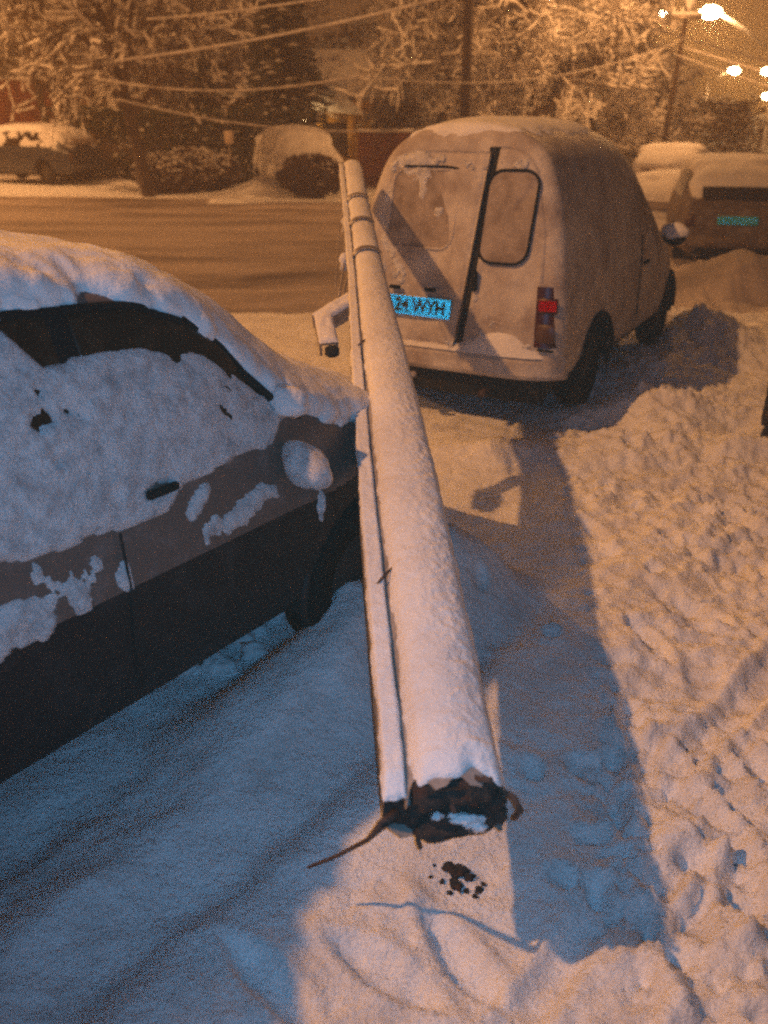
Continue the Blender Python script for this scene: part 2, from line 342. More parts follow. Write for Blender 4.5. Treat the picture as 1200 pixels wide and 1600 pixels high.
# ------------------------------------------------------------------ car shell lofting
def gsm(A, k, axis):
    if k <= 0: return A
    n = int(3 * k) + 1; w_ = np.exp(-.5 * (np.arange(-n, n + 1) / k) ** 2); w_ /= w_.sum()
    P = np.concatenate([np.repeat(np.take(A, [0], axis), n, axis), A, np.repeat(np.take(A, [-1], axis), n, axis)], axis)
    return np.apply_along_axis(lambda v: np.convolve(v, w_, 'valid'), axis, P)
def shell(us, ctrl, nv=60, sv=2.2, su=2.0, caps=(0.10, 0.12), zc=0.7, capn=14):
    """ctrl = list of (v, xtable, ztable); tables are (us, vals). Returns P[nu, 2nv+1, 3] incl. rounded end caps and a row parameter."""
    vv = np.linspace(0, 1, nv + 1); kv = [c[0] for c in ctrl]
    X = np.array([np.interp(us, *c[1]) for c in ctrl]); Z = np.array([np.interp(us, *c[2]) for c in ctrl])
    x = np.array([np.interp(vv, kv, X[:, i]) for i in range(len(us))]); z = np.array([np.interp(vv, kv, Z[:, i]) for i in range(len(us))])
    x = np.concatenate([-x[:, ::-1], x[:, 1:]], 1); z = np.concatenate([z[:, ::-1], z[:, 1:]], 1)
    x = gsm(x, sv, 1); z = gsm(z, sv, 1); x = gsm(x, su, 0); z = gsm(z, su, 0)
    P = np.stack([x, np.repeat(us[:, None], x.shape[1], 1), z], -1)
    def cap(row, depth, sgn):
        rows = []
        for a in np.linspace(0, math.pi / 2, capn)[1:]:
            # first round the corner, then run flat to the middle
            rows.append((1 - 0.14 * (1 - math.cos(a)), depth * math.sin(a)))
        for s_ in np.linspace(0.86, 0.02, 22)[1:]: rows.append((s_, depth))
        res = []
        for s_, d in rows:
            q = row.copy(); q[:, 0] = row[:, 0] * s_; q[:, 2] = zc + (row[:, 2] - zc) * s_; q[:, 1] = row[:, 1] + sgn * d; res.append(q)
        return np.array(res)
    A = cap(P[0], caps[0], -1)[::-1] if caps[0] else P[:0]; B = cap(P[-1], caps[1], 1) if caps[1] else P[:0]
    return np.concatenate([A, P, B], 0), len(A), len(A) + len(P)
def normals(P):
    du = np.gradient(P, axis=0); dv = np.gradient(P, axis=1); n = np.cross(dv, du)
    n /= np.linalg.norm(n, axis=-1, keepdims=True) + 1e-9
    c = P.reshape(-1, 3).mean(0); s_ = np.sign(np.sum(n * (P - c), -1).mean()); return n * (s_ if s_ else 1)
def layer(name, P, N, T, m, parent, thr=0.0015, base=None):
    """Snow or glass laid on a shell: kept where thickness T is above thr."""
    k = T > thr; keep = k[:-1, :-1] | k[1:, :-1] | k[:-1, 1:] | k[1:, 1:]
    if not keep.any(): return None
    V = (P + N * np.maximum(T, -0.004)[..., None]).reshape(-1, 3)
    V, f = compact(V, gridfaces(P.shape[0], P.shape[1], keep)); return mesh(name, V, f, m, parent)
def wheel(parent, x, y, r, wd, side, rz=0):
    mb = MB(); prof = [(-wd / 2, r * .62), (-wd / 2, r * .92), (-wd * .36, r), (wd * .36, r), (wd / 2, r * .92), (wd / 2, r * .62)]
    n = 36; vs = []; fs = []
    for k in range(n):
        a = 2 * math.pi * k / n
        for (o, q) in prof: vs.append((x + o, y + q * math.cos(a), r + q * math.sin(a)))
    P_ = len(prof)
    for k in range(n):
        for j in range(P_): fs.append((k * P_ + j, k * P_ + (j + 1) % P_, ((k + 1) % n) * P_ + (j + 1) % P_, ((k + 1) % n) * P_ + j))
    t = mb.add(vs, fs).build('wheel', RUBBER, parent)
    mb = MB(); xo = x + side * wd * .36
    vs = [(xo + side * .01, y, r)] + [(xo - side * (.02 if k % 2 else 0), y + r * .60 * math.cos(math.pi * k / 14), r + r * .60 * math.sin(math.pi * k / 14)) for k in range(28)]
    mb.add(vs, [(0, 1 + k, 1 + (k + 1) % 28) for k in range(28)]).build('rim', RIM, t)
    return t

# ------------------------------------------------------------------ the near small car
def T(*a):
    return (list(a[0::2]), list(a[1::2]))
def compact_car_ctrl(wb=.76):
    ue = [-.95, -.6, -.2, .3, 1.0, 1.4, 1.58, 1.68, 1.77, 1.88, 2.05, 2.3, 2.5, 2.62]
    return [
        (0.00, T(-1, 0, 3, 0), (ue, [.86, 1.22, 1.36, 1.41, 1.41, 1.385, 1.36, 1.33, 1.29, 1.21, 1.05, .90, .84, .72])),
        (0.16, (ue, [.35, .40, .42, .43, .43, .43, .43, .43, .44, .46, .48, .46, .40, .36]), (ue, [.85, 1.20, 1.345, 1.395, 1.395, 1.37, 1.33, 1.28, 1.22, 1.12, .98, .88, .81, .70])),
        (0.26, (ue, [.60, .60, .60, .60, .60, .60, .61, .625, .645, .66, .65, .62, .56, .50]), (ue, [.82, 1.15, 1.29, 1.345, 1.345, 1.315, 1.245, 1.165, 1.04, .95, .88, .82, .75, .66])),
        (0.42, (ue, [.66] + [.685] * 8 + [.69, .69, .66, .60, .52]), (ue, [.80, .98, 1.08, 1.10, 1.10, 1.09, 1.06, 1.02, .96, .90, .84, .76, .68, .60])),
        (0.55, (ue, [.68] + [wb - .035] * 8 + [.725, .715, .69, .63, .55]), (ue, [.78] + [.875] * 8 + [.85, .80, .71, .62, .56])),
        (0.70, (ue, [.70] + [wb] * 9 + [wb - .005, .72, .65, .57]), (ue, [.66] * 10 + [.64, .60, .55, .50])),
        (0.84, (ue, [.70] + [wb] * 9 + [wb - .005, .72, .65, .57]), (ue, [.46] * 14)),
        (0.94, (ue, [.68] + [wb - .03] * 10 + [.69, .62, .54]), (ue, [.29] * 14)),
        (1.00, (ue, [.60] + [wb - .14] * 10 + [.58, .50, .44]), (ue, [.24] * 14)),
    ]
def rmlab(): pass
car = thing('small_car', 'small snow-plastered car with the broken pole resting on its bonnet', 'car',
            (-2.4 * SR[0], -2.4 * SR[1], 0), -math.radians(36))
us = np.arange(-.95, 2.621, .009)
P, i0, i1 = shell(us, compact_car_ctrl(), nv=140, sv=3.2, su=4.5, caps=(.10, .16), zc=.6)
N = normals(P)
cx, cy, cz = P[..., 0], P[..., 1], P[..., 2]
wheels_y = (-.22, 2.16)
arch = np.zeros(cy.shape, bool)
for wy in wheels_y: arch |= (np.hypot(cy - wy, cz - .27) < .315) & (np.abs(cx) > .5)
keep = ~arch[:-1, :-1]
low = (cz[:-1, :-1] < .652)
V = P.reshape(-1, 3)
v1, f1 = compact(V, gridfaces(P.shape[0], P.shape[1], keep & ~low)); mesh('body', v1, f1, PAINT, car)
v1, f1 = compact(V, gridfaces(P.shape[0], P.shape[1], keep & low)); mesh('lower_body', v1, f1, DARKLOW, car)  # body below the side crease gets the near-black colour
mb = MB(); mb.box((0, .9, .30), (1.18, 3.2, .22)); mb.build('underbody', BLACK, car)
for wy in wheels_y:
    for sx in (-1, 1):
        wheel(car, sx * .66, wy, .265, .15, sx)
        m2 = MB(); a = [math.pi * k / 16 for k in range(17)]
        m2.add([(sx * xx, wy + .33 * math.cos(t), .27 + .33 * math.sin(t)) for xx in (.48, .745) for t in a], [(k, k + 1, 18 + k, 17 + k) for k in range(16)]); m2.build('arch_liner', BLACK, car)
def arch_lip(par, m, wy, sx, R_, xf):
    pts = []
    for a in np.linspace(-.12, math.pi + .12, 26):
        z = .27 + R_ * math.sin(a); pts.append((sx * xf(z), wy + R_ * math.cos(a), z))
    MB().tube(pts, .016, 6).build('wheel_arch', m, par)
for wy in wheels_y:
    for sx in (-1, 1): arch_lip(car, DARKLOW, wy, sx, .318, lambda z: .757 if wy < 1 else .722 + .02 * (z < .4))
for wy in wheels_y:
    for sx in (-1, 1): MB().box((sx * .50, wy, .44), (.03, .72, .50)).build('wheel_housing', BLACK, car)
zedge = np.interp(cy, [-.6, -.2, .3, 1.0, 1.4, 1.58, 1.68, 1.77, 1.88], [1.10, 1.26, 1.325, 1.335, 1.30, 1.23, 1.15, 1.02, .90])
# side windows of dark glass
for a, b in ((1.22, 1.80), (.42, 1.17)):
    for sx in (-1, 1):
        T_ = np.where((cy > a) & (cy < b) & (cz > .90) & (cz < zedge - .012) & (cx * sx > 0.2), .004, -1)
        layer('side_window', P, N, T_, GLASS, car)
        # rubber seal line along the top of the glass
        T_ = np.where((cy > a) & (cy < b) & (cz > zedge - .012) & (cz < zedge + .004) & (cx * sx > 0.2), .009, -1)
        layer('window_seal', P, N, T_, RUBBER, car)
ws = (cy > 1.36) & (cy < 2.05) & (cz > zedge + .03) & (cz > .93) & (np.abs(cx) < .62)
layer('windscreen', P, N, np.where(ws, .004, -1), GLASS, car)
for a, b in ((1.165, 1.225), (.30, .425)):
    for sx in (-1, 1): layer('pillar_trim', P, N, np.where((cy > a) & (cy < b) & (cz > .90) & (cz < zedge) & (cx * sx > .2), .005, -1), RUBBER, car)
# thick snow over roof, windscreen and bonnet
nz = fbm(cx * 3, cy * 3, cz * 3, 4, 61); nf = fbm(cx * 16, cy * 16, cz * 16, 3, 62); nm = fbm(cx * 7, cy * 7, cz * 7, 3, 63)
edge = np.interp(cy, [-1, -.3, .3, 1.0, 1.35, 1.5, 1.6, 1.7, 1.8, 1.92, 2.05, 2.2, 2.4, 2.6, 2.9],
                 [1.0, 1.25, 1.315, 1.318, 1.315, 1.27, 1.215, 1.13, .99, .895, .845, .80, .73, .65, .62])
over = cz - edge + .016 * nm + .030 * nf
T_ = np.clip(over / .045, -1, 1) * (.048 + .022 * nz + .006 * nf) * (1 + .35 * sstep(1.3, 1.7, cy) * (nz + .3))
shadow_heap = .34 * np.exp(-((cy + .15) / .42) ** 2) * np.clip(over / .05, 0, 1)  # unseen heap on the rear roof, added to widen the car's shadow
T_ = np.where(over > 0, shadow_heap + np.sqrt(np.clip(over / .05, 0, 1)) * (.052 + .022 * nz + .009 * nm + .006 * nf + .003 * fbm(cx * 40, cy * 40, cz * 40, 2, 65)), -1)
layer('roof_snow', P, N, T_, SNOW, car)
# crust plastered on the windows and doors
side = sstep(.3, .45, np.abs(cx))
lowz = np.interp(cy, [.2, .8, 1.0, 1.15, 1.35, 1.42, 1.6, 1.75, 1.9], [.84, .835, .82, .80, .795, .84, .865, .875, .93])
topz = zedge - np.interp(cy, [.3, .9, 1.05, 1.12, 1.2, 1.5, 1.7, 1.82], [.15, .14, .03, .12, .105, .09, .065, .0])
f2 = fbm(cx * 26, cy * 26, cz * 26, 3, 71)
band = np.minimum((cz - lowz + .022 * nm + .012 * nf) / .022, (topz - cz + .012 * nm + .010 * nf) / .03)
band = np.minimum(band, (1.86 - cy + .03 * nm) / .03)
band = np.minimum(band, 1.2)
hole = .55 * np.exp(-((cy - 1.10 - .4 * (1.08 - cz)) / .07) ** 2 - ((cz - 1.06) / .13) ** 2) + .25 * np.exp(-((cy - .92) / .09) ** 2 - ((cz - 1.24) / .05) ** 2)
band = band - np.where(hole > .05, np.clip(hole * 6 * (fbm(cx * 20, cy * 20 + cz * 8, cz * 20, 3, 77) * 1.6 + .16), 0, 4), 0)
dk = np.exp(-((cy - 1.335) / .035) ** 2 - ((cz - .862) / .014) ** 2)
band = band - 4 * dk
T_ = np.where((band > 0) & (side > .5), np.sqrt(np.clip(band, 0, 1)) * (.016 + .012 * nz + .008 * nf + .007 * f2), -1)
layer('window_snow', P, N, T_, CRUST, car)
# patches stuck on the door below
def patch(c0, c1, ry, rz, tilt=0.0):
    dy = (cy - c0) ; dz = (cz - c1) - tilt * dy; return 1 - (dy / ry) ** 2 - (dz / rz) ** 2
pt = np.maximum.reduce([patch(1.60, .705, .15, .055, .12), patch(.80, .70, .32, .085, .08), patch(1.19, .69, .035, .05), patch(1.45, .79, .05, .03, .5), patch(1.83, .745, .05, .035), patch(1.33, .745, .02, .03), patch(1.93, .62, .02, .06), patch(2.25, .70, .10, .06)])
pt = pt + 1.1 * nm + .9 * nf + .6 * f2 - .25
T_ = np.where((pt > 0) & (side > .5), np.sqrt(np.clip(pt, 0, 1)) * (.013 + .006 * nf + .006 * f2), -1)
stuff(layer('door_snow', P, N, T_, CRUST, car))
mb = MB(); mb.box((.748, 1.335, .862), (.02, .10, .022), bev=.005); mb.build('door_handle', RUBBER, car)
for yy in (1.19, .38): MB().tube([(.766, yy, .37), (.764, yy - .005, .50), (.767, yy, .66), (.752, yy, .80)], .0035, 6).build('door_gap', BLACK, car)
# door mirror packed with snow
mb = MB(); mb.box((.755, 1.80, .81), (.07, .035, .03), bev=.01); mb.build('mirror_arm', RUBBER, car)
def ovoid(c, r, rot, rough, seed, m, name, par, n=14):
    b = MB(); b.blob((0, 0, 0), r, seed, rough, n); R_ = rot
    b.v = [tuple(R_ @ Vector(v) + Vector(c)) for v in b.v]; return b.build(name, m, par)
Rm = Matrix.Rotation(math.radians(22), 3, 'Y') @ Matrix.Rotation(math.radians(-10), 3, 'Z')
mir = ovoid((.815, 1.80, .795), (.085, .048, .048), Rm, .05, 4, PAINT, 'side_mirror', car)
ovoid((.815, 1.798, .802), (.100, .060, .058), Rm, .22, 9, CRUST, 'mirror_snow', mir)
ovoid((.70, 1.86, .965), (.06, .055, .04), Rm, .5, 11, SNOW, 'pillar_snow', car, 10)
mb = MB(); mb.tube([(.655, 1.72, 1.075), (.69, 1.82, .965), (.71, 1.90, .905)], [.010, .012, .010], 6); mb.build('pillar_trim', RUBBER, car)
for sx in (-1, 1):
    ovoid((sx * .50, 2.66, .60), (.12, .07, .08), Matrix.Rotation(-sx * .5, 3, 'Z'), .0, 1, mat('headlamp_glass', (.30, .27, .25), .25) if sx < 0 else bpy.data.materials['headlamp_glass'], 'headlamp', car, 10)
MB().box((0, 2.76, .40), (1.05, .09, .16), bev=.03).build('front_bumper', DARKLOW, car)

# ------------------------------------------------------------------ the van
van = thing('small_van', 'small boxy white van coated in snow, dented rear door, pole end leaning on it', 'van',
            (VO[0], VO[1], 0), -math.radians(29))
VL = 3.05
uv = [0, .5, 1.2, 1.75, 2.0, 2.25, 2.45, 2.7, 2.95, 3.05]
ctrl = [
    (0.00, T(-1, 0, 4, 0), (uv, [1.70, 1.735, 1.735, 1.70, 1.62, 1.42, 1.22, .98, .88, .80])),
    (0.10, (uv, [.28, .28, .28, .28, .28, .30, .32, .36, .36, .34]), (uv, [1.685, 1.72, 1.715, 1.67, 1.59, 1.38, 1.18, .96, .87, .79])),
    (0.20, (uv, [.46, .46, .46, .45, .45, .46, .50, .54, .52, .48]), (uv, [1.60, 1.625, 1.62, 1.56, 1.49, 1.32, 1.10, .93, .84, .76])),
    (0.30, (uv, [.555, .555, .555, .55, .55, .57, .60, .62, .60, .55]), (uv, [1.46, 1.475, 1.47, 1.42, 1.36, 1.20, 1.02, .89, .80, .72])),
    (0.45, (uv, [.635, .64, .64, .64, .64, .65, .66, .665, .64, .58]), (uv, [1.18, 1.19, 1.19, 1.15, 1.10, 1.0, .92, .84, .75, .66])),
    (0.60, (uv, [.69, .695, .70, .70, .70, .70, .70, .69, .66, .60]), (uv, [.88, .89, .89, .87, .86, .84, .80, .74, .66, .58])),
    (0.74, (uv, [.71, .725, .73, .73, .73, .73, .73, .72, .68, .62]), (uv, [.66, .66, .66, .66, .66, .65, .63, .60, .55, .50])),
    (0.90, (uv, [.71, .73, .74, .74, .74, .74, .74, .73, .69, .63]), (uv, [.38] * 10)),
    (1.00, (uv, [.66, .68, .69, .69, .69, .69, .69, .68, .64, .58]), (uv, [.30] * 10)),
]
us = np.arange(.09, VL + .001, .02)
P, i0, i1 = shell(us, ctrl, nv=80, sv=3.5, su=2.0, caps=(.09, .12), zc=.85, capn=12)
def tail(Pq):
    Pq[..., 1] += .14 * np.clip(Pq[..., 2] - .5, 0, 2) * np.exp(-np.clip(Pq[..., 1], 0, 9) / .7); return Pq
P = tail(P)
# the corner crushed by the pole
POLE_A = np.array([.125, 1.42, .432]); POLE_B = np.array([-.20, 5.62, 1.465])
Mv = np.array([[VR[0], VR[1]], [VH[0], VH[1]]])
def to_van(p): d = Mv @ (np.array(p[:2]) - VO); return np.array([d[0], d[1], p[2]])
pa, pb = to_van(POLE_A), to_van(POLE_B)
def crush(Pq, rad=.13, amp=1.0):
    d = pb - pa; L = np.linalg.norm(d); d = d / L
    rel = Pq - pa; t = np.clip(rel @ d, 0, L); c = pa + t[..., None] * d; v = Pq - c; dist = np.linalg.norm(v, axis=-1)
    push = np.clip(rad - dist, 0, rad)
    dirv = np.array([.75, .62, -.1]); return Pq + dirv * (push * 1.25 * amp)[..., None]
P = crush(P)
dent = lambda x, z: .045 * np.exp(-((x + .30 + .35 * (z - 1.1)) / .17) ** 2 - ((z - 1.12) / .26) ** 2)
N = normals(P)
cx, cy, cz = P[..., 0], P[..., 1], P[..., 2]
VWY = (.70, 2.72)
arch = np.zeros(cy.shape, bool)
for wy in VWY: arch |= (np.hypot(cy - wy, cz - .27) < .335) & (np.abs(cx) > .5)
v1, f1 = compact(P.reshape(-1, 3), gridfaces(P.shape[0], P.shape[1], ~arch[:-1, :-1])); mesh('body', v1, f1, FROST, van)
MB().box((0, 1.55, .28), (1.22, 3.0, .16), bev=.02).build('underbody', BLACK, van)
MB().box((0, .10, .26), (1.20, .12, .20), bev=.02).build('rear_valance', BLACK, van)
MB().tube([(.25, .10, .20), (.25, -.03, .20)], .022, 10).build('exhaust_pipe', RUST, van)
for wy in VWY:
    for sx in (-1, 1):
        wheel(van, sx * .61, wy, .275, .15, sx)
        m2 = MB(); a = [math.pi * k / 16 for k in range(17)]
        m2.add([(sx * xx, wy + .35 * math.cos(t), .27 + .35 * math.sin(t)) for xx in (.45, .715) for t in a], [(k, k + 1, 18 + k, 17 + k) for k in range(16)]); m2.build('arch_liner', BLACK, van)
for wy in VWY:
    for sx in (-1, 1): arch_lip(van, RUBBER, wy, sx, .338, lambda z, wy=wy: float(np.interp(z, [.2, .38, .66], [.70, .742, .735])) - (.035 if wy > 2 else 0))
for wy in VWY:
    for sx in (-1, 1): MB().box((sx * .50, wy, .50), (.03, .80, .62)).build('wheel_housing', BLACK, van)
# snow on the van roof
nz = fbm(cx * 3, cy * 3, cz * 3, 4, 81); nm = fbm(cx * 8, cy * 8, cz * 8, 3, 82)
edge = np.where(cy > 1.9, np.interp(cy, [1.9, 2.2, 2.5, 2.7, 3.2], [1.58, 1.30, 1.03, .88, .72]), 1.66)
over = cz - edge + .05 * nm + .02 * fbm(cx * 20, cy * 20, cz * 20, 3, 84)
layer('roof_snow', P, N, np.where(over > 0, np.sqrt(np.clip(over / .06, 0, 1)) * (.020 + .010 * nz), -1), SNOW, van)
# thin rime on the flank
T_ = np.where((np.abs(cx) > .45) & (cy > .12) & ~arch, (.35 * nz + .5 * nm + .02 - .35 * sstep(.9, 1.5, cz)) * .012, -1)
stuff(layer('side_snow', P, N, T_, FROST, van))
# rear doors: pressed panels standing off the body
def halfw(z): return np.interp(z, [.3, .66, .88, 1.18, 1.46, 1.60, 1.685], [.69, .69, .67, .615, .535, .44, .27])
def rear_y(x, z):
    y = .14 * np.clip(z - .5, 0, 2); e_ = np.clip(np.abs(x) / halfw(z), 0, 1.2); return y + .085 * np.clip((e_ - .82) / .18, 0, 1) ** 2
def seam(z): return .07 + .13 * (z - .46) / 1.12
def door(name, xa, xb, z0, z1, off, sgn, material, ajar=0.0, dentf=None, nx=46, nzz=60, th=.035):
    s_, z = np.meshgrid(np.linspace(0, 1, nx), np.linspace(z0, z1, nzz), indexing='ij')
    # rounded corners on the side away from the seam
    cr = .12; zz = np.clip(np.minimum(z1 - z, (z - z0) * 2.5) / cr, 0, 1); inset = cr * (1 - np.sqrt(np.clip(1 - (1 - zz) ** 2, 0, 1)))
    XA, XB = xa(z), xb(z)
    if sgn < 0: XA = XA + inset
    else: XB = XB - inset
    x = XA + (XB - XA) * s_
    ed = np.minimum.reduce([s_ * (XB - XA), (1 - s_) * (XB - XA), z - z0, z1 - z]); rnd = .012 * (1 - sstep(0, .03, ed))
    seamd = (1 - s_) if sgn > 0 else s_
    y = rear_y(x, z) - off + rnd - ajar * (1 - seamd if sgn > 0 else seamd) ** 2
    y = y - .006 * sstep(.02, .05, ed) * np.cos(z * 3)
    y = y + .003 * fbm(x * 5, z * 5, octv=3, seed=88)
    if dentf is not None: y = y + dentf(x, z)
    Q = np.stack([x, y, z], -1)
    if sgn < 0: Q = crush(Q, .15, 1.0)
    Bk = Q.copy(); Bk[..., 1] += th
    n = nx * nzz; f = gridfaces(nx, nzz); vs = np.concatenate([Q.reshape(-1, 3), Bk.reshape(-1, 3)])
    fs = [tuple(r) for r in f] + [tuple(r[::-1] + n) for r in f]
    ring = [i * nzz for i in range(nx)] + [(nx - 1) * nzz + j for j in range(1, nzz)] + [i * nzz + nzz - 1 for i in range(nx - 2, -1, -1)] + [j for j in range(nzz - 2, 0, -1)]
    for a, b in zip(ring, ring[1:] + ring[:1]): fs.append((a, b, b + n, a + n))
    return mesh(name, vs, fs, material, van), Q
ldoor, LQ = door('rear_door', lambda z: -halfw(z) + .045, lambda z: seam(z) - .016, .465, 1.56, .020, -1, FROST, ajar=-.0, dentf=lambda x, z: dent(x, z) * 1.2 - .022 * sstep(-.2, .1, x))
ldoor['label'] = 'dented rear door with number plate'
rdoor, RQ = door('rear_door', lambda z: seam(z) + .018, lambda z: np.minimum(halfw(z) - .05, .575 + 0 * z), .465, 1.585, .012, 1, FROST)
zs = np.linspace(.46, 1.585, 30); mb = MB()
vs = []; fs = []
for z in zs: vs += [(seam(z) - .035, float(rear_y(.1, z)) - .004, z), (seam(z) + .035, float(rear_y(.1, z)) - .004, z)]
mb.add(vs, [(2 * i, 2 * i + 1, 2 * i + 3, 2 * i + 2) for i in range(len(zs) - 1)]); mb.build('door_gap', BLACK, van)
def door_crust(Q, seed, bias, par, extra=None):
    x, z = Q[..., 0], Q[..., 2]; n1 = fbm(x * 4, z * 4, octv=4, seed=seed); n2 = fbm(x * 17, z * 17, octv=3, seed=seed + 1); n3 = fbm(x * 45, z * 45, octv=2, seed=seed + 2)
    t = n1 * 1.6 + n2 * .8 + n3 * .25 + bias
    if extra is not None: t = t + extra(x, z)
    NN = np.zeros_like(Q); NN[..., 1] = -1
    o = layer('door_snow', Q, NN, np.where(t > 0, .003 + np.sqrt(np.clip(t, 0, 1)) * (.016 + .006 * n2), -1), CRUST, par); stuff(o)
def fine(Q, k=3):
    a = np.linspace(0, Q.shape[0] - 1, (Q.shape[0] - 1) * k + 1); b = np.linspace(0, Q.shape[1] - 1, (Q.shape[1] - 1) * k + 1)
    A = np.stack([np.stack([np.interp(a, np.arange(Q.shape[0]), Q[:, j, c]) for j in range(Q.shape[1])], 1) for c in range(3)], -1)
    return np.stack([np.stack([np.interp(b, np.arange(Q.shape[1]), A[i, :, c]) for i in range(A.shape[0])], 0) for c in range(3)], -1)
door_crust(fine(LQ), 301, -.62, van, lambda x, z: .9 * np.exp(-((x + .30) / .2) ** 2 - ((z - 1.05) / .13) ** 2) + .5 * np.exp(-((z - 1.50) / .05) ** 2) - 2 * (z < .80) * (z > .60) * (x > -.52) * (x < .06))
door_crust(fine(RQ), 311, -.75, van, lambda x, z: .9 * np.exp(-((z - .50) / .05) ** 2) + .35 * np.exp(-((z - .93) / .03) ** 2) - 1.2 * ((x > .16) & (x < .50) & (z > .97) & (z < 1.45)))
for zz_h in (.62,):
    MB().box((.600, float(rear_y(.60, zz_h)) - .022, zz_h), (.035, .025, .07), bev=.006).build('door_hinge', RUBBER, van)
MB().box((.155, float(rear_y(.1, .86)) - .030, .86), (.035, .03, .12), bev=.008).build('door_handle', RUBBER, van)
def rrect(x0, x1, z0, z1, r, off, skew=0.0, n=8):
    pts = []
    for (cxx, czz, a0) in ((x1 - r, z1 - r, 0), (x0 + r, z1 - r, 90), (x0 + r, z0 + r, 180), (x1 - r, z0 + r, 270)):
        for k in range(n + 1):
            a = math.radians(a0 + 90 * k / n); x = cxx + r * math.cos(a); z = czz + r * math.sin(a); x += skew * (z - z0)
            pts.append(Vector((x, float(rear_y(x, z)) - off, z)))
    return pts
def rear_window(door_o, x0, x1, z0, z1, off, skew, sealmat, r=.085, dentf=None):
    pts = rrect(x0, x1, z0, z1, r, off, skew)
    if dentf:
        pts = [Vector(crush(np.array([p.x, p.y + float(dentf(p.x, p.z)), p.z])[None])[0]) for p in pts]
    c = sum(pts, Vector()) / len(pts); vs = [c] + pts
    rings = [c]; b = MB()
    vs = [tuple(c)]; fs = []; n = len(pts)
    for q in (.5, .97): vs += [tuple(c + (p - c) * q) for p in pts]
    for k in range(n):
        fs.append((0, 1 + k, 1 + (k + 1) % n)); fs.append((1 + k, 1 + n + k, 1 + n + (k + 1) % n, 1 + (k + 1) % n))
    pane = b.add(vs, fs).build('rear_window', ICEGLASS, van)
    MB().tube(pts + [pts[0], pts[1]], .0085, 8, cap=False).build('window_seal', sealmat, pane)
rear_window(rdoor, .155, .455, .965, 1.465, .022, .07, RUBBER)
rear_window(ldoor, -.47, -.02, 1.02, 1.46, .026, .10, FROST, dentf=lambda x, z: dent(x, z) * 1.2)
MB().tube([(-.36, float(rear_y(-.3, 1.47)) - .03, 1.475), (-.1, float(rear_y(-.1, 1.47)) - .035, 1.478), (.0, float(rear_y(0, 1.47)) - .03, 1.468)], .006, 6).build('window_trim', RUBBER, van)
# plate, plate lamps, handle
py0 = float(rear_y(-.24, .69)) - .052
plate = thing('number_plate', 'x', 'x'); del plate['label']; del plate['category']; plate.parent = van
Mp = Matrix.Translation((-.235, py0, .690)) @ Matrix.Rotation(math.radians(1.0), 4, 'Y') @ Matrix.Rotation(math.radians(-8), 4, 'X')
plate_back = MB().box((0, .018, 0), (.53, .010, .122), bev=.003); plate_back.v = [tuple(Mp @ Vector(v)) for v in plate_back.v]
COL.objects.unlink(plate); bpy.data.objects.remove(plate)
plate = plate_back.build('number_plate', METAL, van)
retro_sheet('reflective_sheet', .52, .112, .013, RETROW, plate, Mp)
def text(body, size, Mloc, parent, m, name='plate_lettering', xs=1.0):
    c = bpy.data.curves.new(name, 'FONT'); c.body = body; c.size = size; c.align_x = 'CENTER'; c.align_y = 'CENTER'; c.extrude = .0006; c.offset = .0016
    c.materials.append(m); tmp = bpy.data.objects.new(name, c); COL.objects.link(tmp); bpy.context.view_layer.update(); me = bpy.data.meshes.new_from_object(tmp.evaluated_get(bpy.context.evaluated_depsgraph_get())); bpy.data.objects.remove(tmp); o = bpy.data.objects.new(name, me); COL.objects.link(o); o.parent = parent
    o.matrix_local = Mloc @ Matrix.Rotation(math.radians(90), 4, 'X') @ Matrix.Diagonal((xs, 1, 1, 1)); return o
text('SB 24 WYH', .108, Mp @ Matrix.Translation((0.0, -.006, -.002)), plate, INK, xs=.86)
for xx in (-.36, -.12):
    MB().box((xx, float(rear_y(xx, .79)) - .045, .790), (.075, .03, .022), bev=.006).build('plate_lamp', RUBBER, van)
# tail lights
def taillight(sx):
    z0, z1 = .52, .855; xa, xb = .56, .705; vs = []; n = 10
    zz = np.linspace(z0, z1, n); xx = np.linspace(0, 1, 7)
    G = []
    for z in zz:
        for s_ in xx:
            x = xa + (xb - xa) * s_ - .02 * (z - z0) / (z1 - z0); G.append((sx * x, float(rear_y(.60, z)) - .03 + .075 * s_ ** 2.6, z))
    f = [tuple(r) for r in gridfaces(n, 7)]
    o = mesh('tail_light', G, f, REDLENS, van)
    Mr = Matrix.Translation((sx * .618, float(rear_y(.60, .765)) - .044, .755)) @ Matrix.Rotation(math.radians(sx * 10), 4, 'Z')
    b = MB().box((0, .010, 0), (.115, .012, .085), bev=.003); b.v = [tuple(Mr @ Vector(v)) for v in b.v]; b.build('lens_segment', REDLENS, o)
    retro_sheet('reflector', .10, .062, .011, RETROR, o, Mr)
    MB().box((sx * .620, float(rear_y(.60, .60)) - .030, .60), (.11, .012, .11), bev=.004).build('lens_segment', LENSD, o)
    MB().box((sx * .630, float(rear_y(.60, .52)) - .024, .505), (.10, .02, .012), bev=.003).build('light_frame', RUBBER, o)
taillight(1); taillight(-1)
